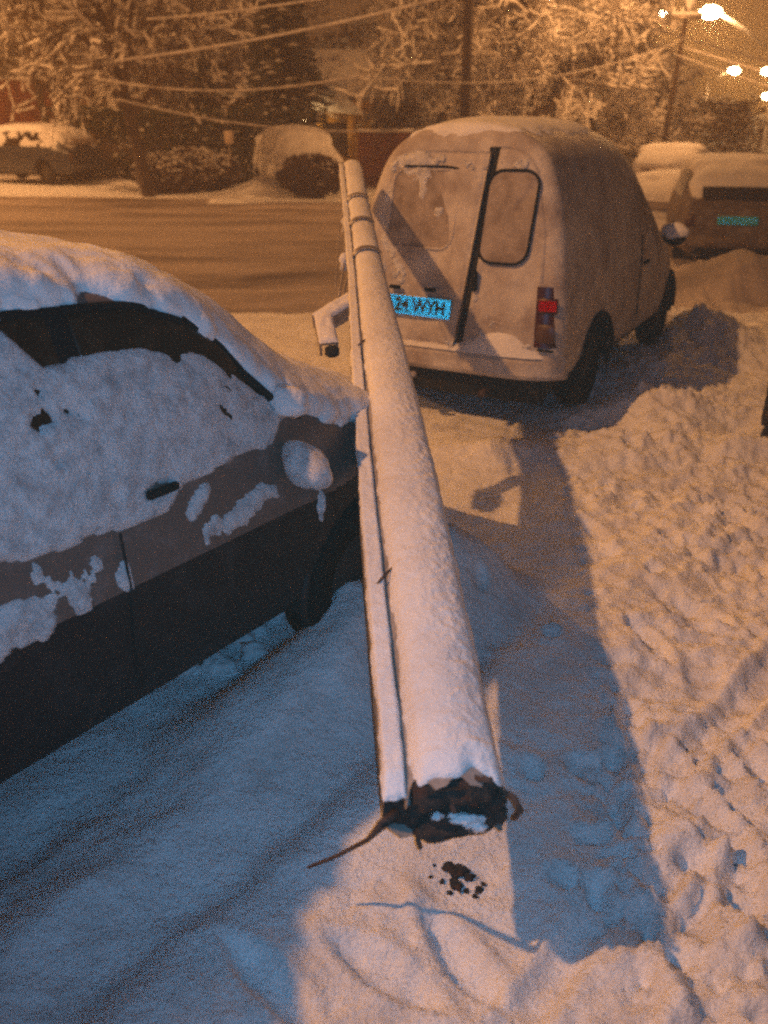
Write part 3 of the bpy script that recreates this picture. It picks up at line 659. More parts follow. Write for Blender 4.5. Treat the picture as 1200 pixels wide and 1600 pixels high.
# bumper
def bumper(par, hw, y0, z0, z1, dep, m, name, mS=None):
    nx = 40; prof = [(0, z0), (-dep * .8, z0 + .005), (-dep, z0 + .03), (-dep, z1 - .03), (-dep * .8, z1 - .004), (0, z1)]
    vs = []
    for i in range(nx):
        s_ = -1 + 2 * i / (nx - 1); x = hw * s_; back = .14 * abs(s_) ** 6
        for (yy, z) in prof: vs.append((x, y0 + yy + back, z))
    f = [tuple(r) for r in gridfaces(nx, len(prof))] + [tuple(range(6)), tuple(range((nx - 1) * 6, nx * 6))[::-1]]
    return mesh(name, vs, f, m, par, smooth=False)
bp = bumper(van, .72, .02, .315, .455, .075, FROST, 'rear_bumper')
XX, YY = np.meshgrid(np.linspace(-.70, .70, 90), np.linspace(0, 1, 16), indexing='ij')
hgt = .022 + .105 * np.exp(-((XX - .36) / .24) ** 2) + .012 * fbm(XX * 9, YY * 2, octv=3, seed=93)
bz = .452 + hgt * np.sin(np.clip(YY * 1.25, 0, 1) * math.pi / 2); by = .02 - .078 + YY * .085 + .14 * np.abs(XX / .72) ** 6
mesh('bumper_snow', np.stack([XX, by, bz], -1).reshape(-1, 3), gridfaces(90, 16), SNOW, bp)
MB().tube([(-.30, -.06, .33), (-.22, -.10, .28), (-.16, -.10, .29)], .02, 8).build('tow_eye', FROST, van)
# door mirror, flank door lines, handle
for sx in (-1, 1):
    mm = ovoid((sx * .80, 2.30, .93), (.095, .05, .075), Matrix.Identity(3), .05, 3, RUBBER, 'side_mirror', van, 10)
    ovoid((sx * .80, 2.30, .955), (.10, .06, .07), Matrix.Identity(3), .2, 5, SNOW, 'mirror_snow', mm, 10)
    MB().tube([(sx * .722, 1.62, 1.0 - .0), (sx * .738, 1.62, .75), (sx * .746, 1.60, .45)], .005, 6).build('door_gap', BLACK, van)
    MB().box((sx * .742, 1.75, .80), (.02, .13, .028), bev=.006).build('door_handle', RUBBER, van)
    sl = P[..., 0]
T_ = np.where((cy > 1.72) & (cy < 2.42) & (cz > .97) & (cz < np.interp(cy, [1.7, 2.0, 2.42], [1.36, 1.30, 1.04])) & (cx > .3), .006, -1)
layer('side_window', P, N, T_, ICEGLASS, van)
T_ = np.where((cy > 1.72) & (cy < 2.42) & (cz > .97) & (cz < np.interp(cy, [1.7, 2.0, 2.42], [1.36, 1.30, 1.04])) & (cx < -.3), .006, -1)
layer('side_window', P, N, T_, ICEGLASS, van)

# ------------------------------------------------------------------ the broken pole
d = POLE_B - POLE_A; L = float(np.linalg.norm(d)); d = d / L
pole = bpy.data.objects.new('broken_pole', None); COL.objects.link(pole)
tag(pole, 'snow-covered broken concrete pole lying across the car bonnet against the van', 'pole')
zx = np.cross(d, [0, 0, 1.]); zx /= np.linalg.norm(zx); zz_ = np.cross(zx, d)
Mpole = Matrix(((zx[0], d[0], zz_[0], POLE_A[0]), (zx[1], d[1], zz_[1], POLE_A[1]), (zx[2], d[2], zz_[2], POLE_A[2]), (0, 0, 0, 1)))
pole.matrix_world = Mpole
def sc(t): return np.interp(t, [0, 1.0, 1.9, 2.7, L], [1.0, .98, .84, .66, .52])
# cross-section (x to the side, z up): web with a round back plus a lower side flange
ang = np.linspace(0, math.pi, 15)
sec = [(.105 * math.cos(a) + .018, .075 * math.sin(a) + .015) for a in ang]              # top, right to left
sec = [(.118, -.07)] + sec + [(-.072, .028), (-.078, .040), (-.122, .040), (-.126, .03), (-.126, -.07), (-.09, -.085), (.09, -.085)]
ts = np.linspace(0, L, 150); vs = []
for t in ts:
    k = sc(t)
    for (x, z) in sec: vs.append((x * k, t + (.018 * math.sin(x * 90) + .015 * math.sin(z * 120 + 1) if t == 0 else 0), z * k))
ns = len(sec); fs = [(i * ns + j, i * ns + (j + 1) % ns, (i + 1) * ns + (j + 1) % ns, (i + 1) * ns + j) for i in range(len(ts) - 1) for j in range(ns)]
fs.append(tuple(range((len(ts) - 1) * ns, len(ts) * ns))[::-1])
mesh('shaft', vs, fs, CONC, pole, smooth=True)
def strip(name, x0, x1, zf, thick, seed, m, start=lambda s: 0.0, nx=60, nt=900, rough=.006):
    tt, s_ = np.meshgrid(np.linspace(0, 1, nt), np.linspace(0, 1, nx), indexing='ij')
    st = start(s_); t = st + (L - st) * tt; k = sc(t); x = (x0 + (x1 - x0) * s_)
    base = zf(x); e_ = np.sqrt(np.clip(np.minimum(s_, 1 - s_) * 9, 0, 1)) * np.sqrt(np.clip(tt * 90, 0, 1)) * np.sqrt(np.clip((1 - tt) * 60, 0, 1))
    th = (thick * (1 + .22 * fbm(t * 1.8, x * 5, octv=2, seed=seed)) + rough * fbm(t * 60, x * 60, octv=3, seed=seed + 1) * (.35 + .65 * sstep(.3, .9, s_) * sstep(3.2, .6, t))) * e_ - .003
    z = (base + th) * k; xx_ = (x + (.006 * fbm(t * 9, 3 + 0 * x, octv=3, seed=seed + 2) + .003 * fbm(t * 45, 3 + 0 * x, octv=2, seed=seed + 3)) * (1 - e_)) * k
    return mesh(name, np.stack([xx_, t, z], -1).reshape(-1, 3), gridfaces(nt, nx, flip=True), m, pole)
def ztop(x): q = np.clip((x - .018) / .105, -1, 1); return .015 + .075 * np.sqrt(np.clip(1 - q ** 2, 0, 1))
strip('snow_cover', -.070, .1215, ztop, .025, 101, SNOW, start=lambda s_: .002 + .012 * vnoise(s_ * 9, 0 * s_, seed=5) + .022 * np.exp(-((s_ - .62) / .10) ** 2), rough=.0052)
strip('snow_cover', -.127, -.078, lambda x: .040 + 0 * x, .026, 111, SNOW, start=lambda s_: -.012 + .003 * vnoise(s_ * 9, 0 * s_, seed=8), nx=14, rough=.003)
# ragged broken face
k0 = [(x, .012, z) for (x, z) in sec]; mesh('broken_face', k0 + [(.0, .035, -.02)], [(i, (i + 1) % ns, ns) for i in range(ns)], BROKEN, pole)
mb = MB(); rings = 9; na = 40; vs = []
for i in range(rings):
    q = 1 - i / rings
    for k in range(na):
        a = 2 * math.pi * k / na; x = .094 * math.cos(a) + .018; z = (.070 if math.sin(a) > 0 else .092) * math.sin(a) + .010
        nn = float(fbm(math.cos(a) * 3, math.sin(a) * 3, np.array(q * 4), 4, 121))
        vs.append(((x - .018) * q * (1.06 + .16 * nn) + .018, -.030 * q * (1 + nn) + .075 * (1 - q) + .03 * nn, z * q * (1.02 + .18 * nn)))
vs.append((.018, .07, 0)); fs = [(i * na + k, i * na + (k + 1) % na, (i + 1) * na + (k + 1) % na, (i + 1) * na + k) for i in range(rings - 1) for k in range(na)]
fs += [((rings - 1) * na + k, (rings - 1) * na + (k + 1) % na, len(vs) - 1) for k in range(na)]
mesh('broken_face', vs, fs, BROKEN, pole)
for k, (c, r) in enumerate([((-.035, -.01, .045), (.045, .035, .035)), ((.03, -.015, .058), (.05, .03, .030)), ((.075, -.012, .075), (.026, .03, .020)), ((.045, -.02, .085), (.014, .04, .012)), ((-.02, -.03, -.045), (.06, .035, .028)), ((.05, -.025, -.052), (.04, .03, .020)), ((-.072, -.01, -.01), (.022, .03, .024)), ((.108, -.02, .03), (.022, .024, .018)), ((.120, -.03, -.005), (.017, .02, .022))]):
    b = MB(); b.blob((c[0] * .9, c[1], c[2] * .82 + .004), tuple(q * .82 for q in r), 130 + k, .7, 14); b.build('concrete_lump', BROKEN, pole)
b = MB(); b.blob((.058, -.040, -.022), (.024, .014, .015), 150, .9, 12); b.blob((.028, -.034, -.002), (.026, .012, .008), 151, 1.1, 12); b.blob((-.02, -.032, .006), (.012, .010, .006), 152, 1.0, 10); b.build('snow_clump', SNOW, pole)
def local(p): return tuple(Mpole.inverted() @ Vector(p))
wt = at(482, 1355, h=.16); wm = at(575, 1312, h=.27)
MB().tube([local(POLE_A + zx * -.10 + np.array([0, .0, -.02])), local(POLE_A + zx * -.125 + np.array([0, -.03, -.015])), local(wm), local((wt + wm) / 2 + np.array([0, 0, -.006])), local(wt)], [.013, .011, .0055, .0045, .0038], 8).build('rebar', RUST, pole)
for pts in ([(.10, .02, .02), (.135, -.02, .035), (.148, -.035, .012), (.140, -.03, -.02)], [(.05, .02, .06), (.062, -.02, .10), (.08, -.03, .112)], [(-.05, 0, -.06), (-.055, -.03, -.085), (-.05, -.035, -.10)], [(.0, 0, .05), (.01, -.05, .04)]):
    MB().tube(pts, .006, 7).build('rebar', RUST, pole)
# small dark stubs poking from the groove, straps near the top
for t, x, s_ in ((.62, -.09, 1), (1.95, -.085, -1)):
    k = float(sc(t)); MB().tube([(x * k - .012, t - .02, .062 * k), (x * k + .012, t + .0, .078 * k), (x * k + .035, t + .03, .078 * k)], [.003, .0045, .002], 6).build('wire_stub', RUST, pole)
for t in (2.85, 3.25, 3.62):
    k = float(sc(t)) * 1.03; pts = [((.105 * math.cos(a) + .018) * k, t, (.075 * math.sin(a) + .018) * k + .024) for a in np.linspace(-.1, math.pi + .1, 18)]
    vs = []; 
    for p in pts: vs += [(p[0], p[1] - .018, p[2]), (p[0], p[1] + .018, p[2])]
    MB().add(vs, [(2 * i, 2 * i + 1, 2 * i + 3, 2 * i + 2) for i in range(len(pts) - 1)]).build('strap', METAL, pole)
# bent steel bracket hanging beside the pole
b0 = Vector(at(556, 462, 3.95)); b1 = Vector(at(497, 497, 3.80)); b2 = Vector(at(514, 536, 3.65))
def channel(p, q, wd, dp, seed):
    p, q = Vector(p), Vector(q); ax = (q - p).normalized(); up = Vector((0, -.35, .94)); up = (up - ax * up.dot(ax)).normalized(); sd = ax.cross(up)
    prof = [(-wd / 2, 0), (wd / 2, 0), (wd / 2, -dp), (wd / 2 - .010, -dp), (wd / 2 - .010, -.010), (-wd / 2 + .010, -.010), (-wd / 2 + .010, -dp), (-wd / 2, -dp)]
    vs = [local(e_ + sd * x + up * z) for e_ in (p, q) for (x, z) in prof]; return vs, [(k, (k + 1) % 8, 8 + (k + 1) % 8, 8 + k) for k in range(8)] + [(0, 7, 6, 5, 4, 3, 2, 1), tuple(range(8, 16))]
br = MB(); br.add(*channel(b0, b1, .080, .065, 1)); br.add(*channel(b1 + (b0 - b1).normalized() * .03, b2, .078, .065, 2)); bro = br.build('bracket', METAL, pole, smooth=False)
for (p, q, sd) in ((b0, b1, 1), (b1 + (b0 - b1).normalized() * .03, b2, 2)):
    ax = (q - p).normalized(); up = Vector((0, -.35, .94)); up = (up - ax * up.dot(ax)).normalized(); s2 = ax.cross(up)
    tt, ss = np.meshgrid(np.linspace(0, 1, 24), np.linspace(-1, 1, 14), indexing='ij'); LL = (q - p).length; vs = []
    hh = .016 * np.sqrt(np.clip(1 - ss ** 4, 0, 1)) * np.sqrt(np.clip(np.minimum(tt, 1 - tt) * 10, 0, 1)) * (1 + .4 * fbm(tt * 5, ss * 2, octv=2, seed=sd))
    for a_, s_, h_ in zip(tt.ravel(), ss.ravel(), hh.ravel()): vs.append(local(p + ax * a_ * LL + s2 * s_ * .040 + up * (h_ + .001)))
    mesh('bracket_snow', vs, gridfaces(24, 14), SNOW, bro)
MB().box(local(b2 + Vector((.012, 0, -.035))), (.06, .05, .045), bev=.012).build('bracket_end', BLACK, pole)
# drooping wires and insulators at the top of the pole
for k, (a_, m_, c_) in enumerate([((540, 345, 4.9), (538, 410, 4.4), (530, 462, 4.0)), ((544, 390, 4.5), (545, 420, 4.3), (536, 468, 3.98)), ((541, 300, 5.2), (530, 360, 4.9), (524, 452, 4.1))]):
    A, B_, C_ = [Vector(at(*p)) for p in (a_, m_, c_)]
    MB().tube([local(A + (B_ - A) * t * 2 if t < .5 else B_ + (C_ - B_) * (t * 2 - 1)) for t in np.linspace(0, 1, 9)], .005 if k < 2 else .003, 6).build('hanging_wire', METAL, pole)
for (px, py, dd) in ((541, 352, 4.85), (538, 412, 4.40)):
    b = MB(); p = Vector(at(px, py, dd)); b.tube([local(p + Vector((0, 0, .05))), local(p + Vector((0, 0, .02))), local(p), local(p - Vector((0, 0, .03)))], [.012, .028, .018, .026], 10); b.build('insulator', SNOW, pole)

# crumbs of concrete below the break
dp_ = [(700, 1368, .020), (716, 1372, .026), (734, 1378, .016), (712, 1392, .022), (728, 1398, .013), (746, 1396, .014), (690, 1386, .010), (702, 1402, .010), (672, 1382, .008), (756, 1386, .008), (742, 1406, .009), (678, 1366, .007)]
for k, (px, py, r) in enumerate(dp_):
    p = at(px, py, h=.0); z = gz(p[0], p[1]); b = MB(); r *= .62; b.blob((0, 0, 0), (r * 1.2, r, r * .85), 160 + k, 1.3, 8); o = b.build('concrete_crumb', BROKEN, smooth=False)
    o.location = (p[0], p[1], z + r * .25); tag(o, 'small dark crumb of broken concrete on snow below the pole', 'rubble', 'concrete crumbs below the broken pole end')

r_ = random.Random(21)
for k, (px, py) in enumerate([(300, 1010), (330, 1000), (352, 985), (378, 992), (402, 978), (290, 1035), (345, 1030), (425, 955), (395, 1012), (455, 940), (640, 715), (870, 680)]):
    p = at(px, py, h=0); b = MB(); rr_ = r_.uniform(.025, .05); b.blob((0, 0, 0), (rr_ * 1.3, rr_, rr_ * .8), 200 + k, .8, 10); o = b.build('snow_clod', SNOW)
    o.location = (p[0], p[1], gz(p[0], p[1]) + rr_ * .3); tag(o, 'clod of snow lying beside the small car in its shadow' if k < 10 else 'clod of snow lying near the rear of the van', 'snow clod', 'snow clods fallen beside the cars')
# ------------------------------------------------------------------ person cut by the frame edge
def skinned(name, joints, edges, radii, m, parent, sub=2):
    me = bpy.data.meshes.new(name); me.from_pydata(joints, edges, []); me.materials.append(m)
    o = bpy.data.objects.new(name, me); COL.objects.link(o); o.parent = parent
    md = o.modifiers.new('skin', 'SKIN'); 
    for i, r in enumerate(radii): me.skin_vertices[0].data[i].radius = (r if hasattr(r, '__len__') else (r, r))
    me.skin_vertices[0].data[0].use_root = True
    md.use_smooth_shade = True; s_ = o.modifiers.new('sub', 'SUBSURF'); s_.levels = sub; s_.render_levels = sub; return o
px_, py_ = 2.385, 4.93
per = thing('person', 'person in dark trousers and black boots standing beside the van', 'person', (px_, py_, gz(px_, py_) - .01), math.radians(160))
# local +Y is the way the person faces
J = [(0, 0, .92), (0, .01, 1.15), (0, .0, 1.38), (0, .0, 1.50), (0, .02, 1.60), (0, .02, 1.70),
     (-.09, 0, .88), (-.10, .02, .50), (-.11, -.01, .13), (.09, 0, .88), (.11, .03, .50), (.12, .0, .13),
     (-.19, 0, 1.42), (-.26, -.04, 1.15), (-.20, .10, .98), (.19, 0, 1.42), (.26, -.04, 1.15), (.20, .10, .98)]
E_ = [(0, 1), (1, 2), (2, 3), (3, 4), (4, 5), (0, 6), (6, 7), (7, 8), (0, 9), (9, 10), (10, 11), (2, 12), (12, 13), (13, 14), (2, 15), (15, 16), (16, 17)]
Rr = [(.17, .13), (.18, .14), (.19, .14), (.075, .07), (.095, .105), (.075, .085), .10, .072, .066, .10, .072, .066, .085, .065, .06, .085, .065, .06]
if not hasattr(bpy.types.Mesh, 'skin_vertices'): pass
def make_skin(name, J, E_, Rr, m, parent):
    me = bpy.data.meshes.new(name); me.from_pydata(J, E_, []); me.materials.append(m)
    o = bpy.data.objects.new(name, me); COL.objects.link(o); o.parent = parent
    o.modifiers.new('skin', 'SKIN'); sk = me.skin_vertices
    if len(sk) == 0:
        import bmesh
        bm = bmesh.new(); bm.from_mesh(me); bm.verts.layers.skin.verify(); bm.to_mesh(me); bm.free(); sk = me.skin_vertices
    for i, r in enumerate(Rr): sk[0].data[i].radius = (r if hasattr(r, '__len__') else (r, r))
    sk[0].data[0].use_root = True; o.modifiers['skin'].use_smooth_shade = True
    s_ = o.modifiers.new('sub', 'SUBSURF'); s_.levels = 2; s_.render_levels = 2; return o
make_skin('body', J, E_, Rr, CLOTH, per)
face = MB(); face.blob((0, .10, 1.63), (.062, .045, .085), 3, .03, 12); face.blob((0, .152, 1.62), (.012, .018, .02), 4, .0, 6); face.build('face', SKIN, per)
for sx in (-1, 1): MB().blob((sx * .025, .142, 1.65), (.011, .006, .006), 1, 0, 6).build('eye', INK, per)
MB().blob((0, .140, 1.585), (.022, .008, .006), 1, 0, 6).build('mouth', mat('lips', (.3, .1, .08), .5), per)
for sx, oy in ((-.11, -.01), (.12, .0)):
    b = MB(); b.tube([(sx, oy, .20), (sx, oy, .14), (sx, oy + .01, .09)], [.060, .062, .058], 14)
    b.blob((sx, oy + .065, .048), (.052, .155, .050), 7, .03, 12); b.box((sx, oy + .06, .014), (.096, .30, .028), bev=.012); b.build('boot', LEATHER, per)

# ------------------------------------------------------------------ distant cars
def far_car(name, label, loc, rz, paint, snow_depth=.09, plate=False, snowlow=1.0, lights=True):
    t = thing(name, label, 'car', loc, rz, 'snowed-in cars parked across the street')
    us_ = np.arange(-.95, 2.62, .045); Q, a, b = shell(us_, compact_car_ctrl(.80), nv=34, sv=1.0, su=1.0, caps=(.10, .16), zc=.6, capn=6)
    Q[..., 1] = (Q[..., 1] - .85) * 1.06; NN = normals(Q); x, y, z = Q[..., 0], Q[..., 1], Q[..., 2]
    ar = np.zeros(y.shape, bool)
    for wy in (-1.13, 1.28): ar |= (np.hypot(y - wy, z - .27) < .34) & (np.abs(x) > .5)
    v_, f_ = compact(Q.reshape(-1, 3), gridfaces(Q.shape[0], Q.shape[1], ~ar[:-1, :-1])); mesh('body', v_, f_, paint, t)
    MB().box((0, 0, .28), (1.2, 3.1, .18)).build('underbody', BLACK, t)
    n1 = fbm(x * 4, y * 4, z * 4, 3, int(abs(loc[0]) * 7)); ov = z - (.88 if snowlow > .5 else 1.2) + .12 * n1
    ze = np.interp(y, [-1.7, -1.2, .6, 1.0], [1.0, 1.27, 1.30, 1.0])
    top = np.clip((z - np.maximum(ze, .8) + .05 * n1) / .06, 0, 1) ** .5 * snow_depth
    hood = np.where((y > .95) & (z > .70), snow_depth * .8, 0); sidew = np.where((z > .92) & (z < ze - .02), snow_depth * .25 * sstep(-.25, .1, n1) * snowlow, 0)
    layer('roof_snow', Q, NN, np.where(np.maximum(top, hood) > .004, np.maximum(top, hood) * (1 + .3 * n1), -1), SNOW, t)
    for sx in (-1, 1): layer('side_window', Q, NN, np.where((z > .92) & (z < ze - .03) & (y > -1.2) & (y < 1.0) & (x * sx > .3), .005, -1), GLASS, t)
    layer('window_snow', Q, NN, np.where(sidew > .003, sidew, -1), CRUST, t)
    # tailgate glass
    MB().box((0, -1.855, 1.05), (1.02, .03, .15), rot=Matrix.Rotation(math.radians(-22), 3, 'X'), bev=.03).build('rear_window', DARKGL if not snowlow else ICEGLASS, t)
    for wy in (-1.13, 1.28):
        for sx in (-1, 1): wheel(t, sx * .68, wy, .28, .15, sx)
    for sx in (-1, 1): MB().box((sx * .62, -1.99, .68), (.16, .06, .20), bev=.03).build('tail_light', LENSD, t)
    MB().box((0, -1.97, .52), (1.20, .06, .36), bev=.02).build('rear_valance', paint, t); MB().box((0, -2.02, .42), (1.36, .12, .17), bev=.03).build('rear_bumper', paint, t)
    MB().box((0, 2.06, .42), (1.30, .12, .17), bev=.03).build('front_bumper', paint, t)
    if plate:
        M_ = Matrix.Translation((-.02, -2.045, .70)); bb = MB().box((0, .014, 0), (.53, .012, .12), bev=.003); bb.v = [tuple(M_ @ Vector(v)) for v in bb.v]; pb_ = bb.build('number_plate', METAL, t)
        retro_sheet('reflective_sheet', .52, .11, .020, RETROW, pb_, M_)
    return t
DARKGL = mat('dull_dark_glass', (0.020, 0.014, 0.010), 0.7, spec=.2)
BROWNP = mat('brown_grey_paint', (0.10, 0.072, 0.060), .6, var=((.20, .17, .155), 6, .45, .7))
c = (5.30, 14.55); far_car('parked_car', 'brown-grey car seen from behind, snow on its roof and a bluish number plate', (c[0], c[1], gz(*c) - .03), -math.radians(14), BROWNP, plate=True, snowlow=0)
c = (6.35, 21.0); far_car('parked_car', 'pale snow-buried car beyond the brown-grey car with the bluish plate', (c[0], c[1], gz(*c) - .1), -math.radians(20), SNOW, .14)
c = (5.55, 17.9); far_car('parked_car', 'snow-buried car half hidden between the van and the brown-grey car', (c[0], c[1], gz(*c) - .42), -math.radians(35), SNOW, .14)
c = (-9.75, 26.6); far_car('parked_car', 'dark blue car with snow roof in front of the red fence', (c[0], c[1], gz(*c) + .06), math.radians(64), NAVY, .09, snowlow=.35)
c = (-2.35, 25.2); far_car('parked_car', 'snow-covered white car behind the clipped bush by the ochre porch', (c[0], c[1], gz(*c)), math.radians(200), SNOW, .20)

# ------------------------------------------------------------------ plants
def branchy(base, height, spread, seed, trunk_r=.13, lean=(0, 0), levels=4, first=.28, droop=.0, kids=6, snowp=1.0):
    r = random.Random(seed); segs = []; tw = []
    def grow(p, dirv, length, rad, lvl):
        n = 5 if lvl == 0 else 4 if lvl == 1 else 3
        pts = [p.copy()]; q = p.copy(); dv = dirv.copy()
        for i in range(n):
            dv = (dv + Vector((r.uniform(-1, 1), r.uniform(-1, 1), r.uniform(-.6, .6) - droop * lvl)) * (.10 + .08 * lvl)).normalized()
            q = q + dv * length / n; pts.append(q.copy())
        rr = [rad * (1 - .55 * i / n) for i in range(n + 1)]; segs.append((pts, rr, lvl))
        if lvl >= levels: return
        k = (kids + 4 if lvl == 0 else kids) - (1 if lvl > 1 else 0)
        for j in range(k):
            t = first + (1 - first) * (j + r.random()) / k if lvl == 0 else .2 + .8 * (j + r.random()) / k
            i = min(int(t * n), n - 1); pp = pts[i].lerp(pts[i + 1], t * n - i); a = r.uniform(0, 2 * math.pi)
            ax = (pts[i + 1] - pts[i]).normalized(); o = ax.orthogonal().normalized(); o.rotate(Matrix.Rotation(a, 3, ax)) if False else None
            o = Matrix.Rotation(a, 3, ax) @ o; up = r.uniform(.25, .75)
            grow(pp, (ax * up + o * spread).normalized(), length * r.uniform(.42, .62) * (1 - .3 * t if lvl == 0 else 1), rr[i] * .55, lvl + 1)
    grow(Vector((0, 0, -.2)), Vector((lean[0], lean[1], 1)).normalized(), height * .85, trunk_r, 0); return segs
def add_tube_fast(V, Fc, pts, rr, n):
    base = len(V)
    for i, p in enumerate(pts):
        t = (pts[min(i + 1, len(pts) - 1)] - pts[max(i - 1, 0)]).normalized(); x = t.orthogonal().normalized() if abs(t.z) > .95 else t.cross(Vector((0, 0, 1))).normalized(); y = t.cross(x)
        for k in range(n): a = 2 * math.pi * k / n; V.append(p + (x * math.cos(a) + y * math.sin(a)) * rr[i])
    for i in range(len(pts) - 1):
        for k in range(n): Fc.append((base + i * n + k, base + i * n + (k + 1) % n, base + (i + 1) * n + (k + 1) % n, base + (i + 1) * n + k))
def make_tree(name, label, loc, height, seed, group='snow-laden trees across the street', snow=1.0, tr=.13, lean=(0, 0), spread=.8, first=.28, levels=4, kids=6, twig=.012, snowr=1.0):
    t = thing(name, label, 'tree', loc, 0, group)
    segs = branchy(None, height, spread, seed, tr, lean, levels, first, kids=kids)
    V = []; Fc = []; V2 = []; F2 = []; V3 = []; F3 = []; r = random.Random(seed + 5)
    for pts, rr, lvl in segs:
        if lvl == 0: add_tube_fast(V, Fc, pts, rr, 10)
        else:
            rr = [max(q, twig * (1.6 if lvl < 3 else 1)) for q in rr]; add_tube_fast(V2, F2, pts, rr, 5 if lvl < 3 else 3)
            if lvl >= 2 and r.random() < snow:
                sr = [q * .9 + r.uniform(.008, .030) * snowr for q in rr]; add_tube_fast(V3, F3, [p + Vector((0, 0, rr[i] * .6 + .012)) for i, p in enumerate(pts)], sr, 4)
    mesh('trunk', V, Fc, BARK, t); mesh('branches', V2, F2, TWIG, t)
    if V3: stuff(mesh('branch_snow', V3, F3, FARSNOW, t))
    return t
def P0(px, py, d): p = at(px, py, d); return (p[0], p[1], gz(p[0], p[1]))
make_tree('street_tree', 'dark-trunked leaning tree at the kerb between the blue car and the bushes', P0(236, 315, 22.8), 7.0, 11, tr=.17, lean=(-.16, .05), first=.33, kids=7, snow=.35)
tl = [('broad snowy tree behind the parked blue car', -11.5, 33, 8.5, 12), ('tall tree rising behind the tan shed', -8.0, 35, 9, 13), ('snowy tree between the gate and the spruce', -4.6, 33, 8, 14),
      ('snow-crusted tree behind the van roof beside the utility pole', 2.0, 29, 8, 15), ('bright snow-crusted tree above the van roof', 4.3, 27, 7.0, 16), ('dense snow-crusted tree beyond the front of the van', 6.2, 29, 5.6, 17),
      ('tree behind the thin pole by the parked cars', 9.3, 33, 3.9, 18), ('dim tree under the distant street lamps', 13.2, 37, 2.6, 19), ('bare tree past the ochre porch', .2, 36, 9, 20), ('tall dim tree behind the red fence', -15.5, 37, 9, 21),
      ('farthest dim tree beside the street under the lamps', 18.5, 48, 2.6, 22)]
for lb, x, y, h_, sd in tl:
    bright = sd in (15, 16, 17, 18)
    make_tree('snowy_tree', lb, (x, y, gz(x, y)), h_, sd, snow=.95 if bright else .6, tr=.15, kids=8 if bright else 7, first=.12 if bright else .2, twig=.010, snowr=.85 if bright else .5)
# conical spruce
def spruce(label, loc, h_, r0, seed):
    t = thing('spruce_tree', label, 'tree', loc, 0, 'snow-laden trees across the street'); r = random.Random(seed)
    MB().tube([(0, 0, -.1), (0, 0, h_ * .5), (0, 0, h_)], [.16, .09, .02], 8).build('trunk', BARK, t)
    V = []; Fc = []; V3 = []; F3 = []
    n = 230
    for k in range(n):
        z = .5 + (h_ - .6) * (k / n) ** .9; R_ = r0 * (1 - z / h_) * r.uniform(.75, 1.15) + .12; a = k * 2.399 + r.uniform(-.3, .3)
        dx, dy = math.cos(a), math.sin(a); pts = [Vector((0, 0, z)), Vector((dx * R_ * .55, dy * R_ * .55, z - .06)), Vector((dx * R_, dy * R_, z - .16 * R_ - .05))]
        for j in range(16):
            s_ = (j + 1) / 16; b = pts[0].lerp(pts[2], s_); wd_ = .26 * (1 - .6 * s_) * (.6 + R_ * .4); sd = Vector((-dy, dx, 0)) * r.choice((-1, 1))
            q = b + sd * wd_ + Vector((dx, dy, 0)) * .12 + Vector((0, 0, -.10 * r.random())); i = len(V)
            V += [b + Vector((0, 0, .03)), q, b + Vector((dx, dy, 0)) * .10 + Vector((0, 0, -.05)), b + sd * wd_ * .5 + Vector((0, 0, -.13))]; Fc += [(i, i + 1, i + 2), (i, i + 3, i + 1)]
        if r.random() < .62:
            c_ = pts[0].lerp(pts[2], r.uniform(.45, .9)); i = len(V3); a_ = r.uniform(.10, .24)
            ring = [c_ + Vector((math.cos(q) * a_ * r.uniform(.7, 1.2), math.sin(q) * a_ * r.uniform(.7, 1.2), 0)) for q in np.linspace(0, 2 * math.pi, 7)[:-1]]
            V3 += ring + [c_ + Vector((0, 0, a_ * .45))]; F3 += [(i + q, i + (q + 1) % 6, i + 6) for q in range(6)]
    stuff(mesh('needles', V, Fc, NEEDLE, t)); stuff(mesh('branch_snow', V3, F3, FARSNOW, t)); return t
p = at(448, 300, 29); spruce('dark conical spruce with clumps of snow beside the ochre porch', (p[0], p[1], gz(p[0], p[1])), 6.6, 2.0, 31)
p = at(345, 290, 32); spruce('shorter dark spruce behind the low bushes and small sign', (p[0], p[1], gz(p[0], p[1])), 4.2, 2.1, 32)
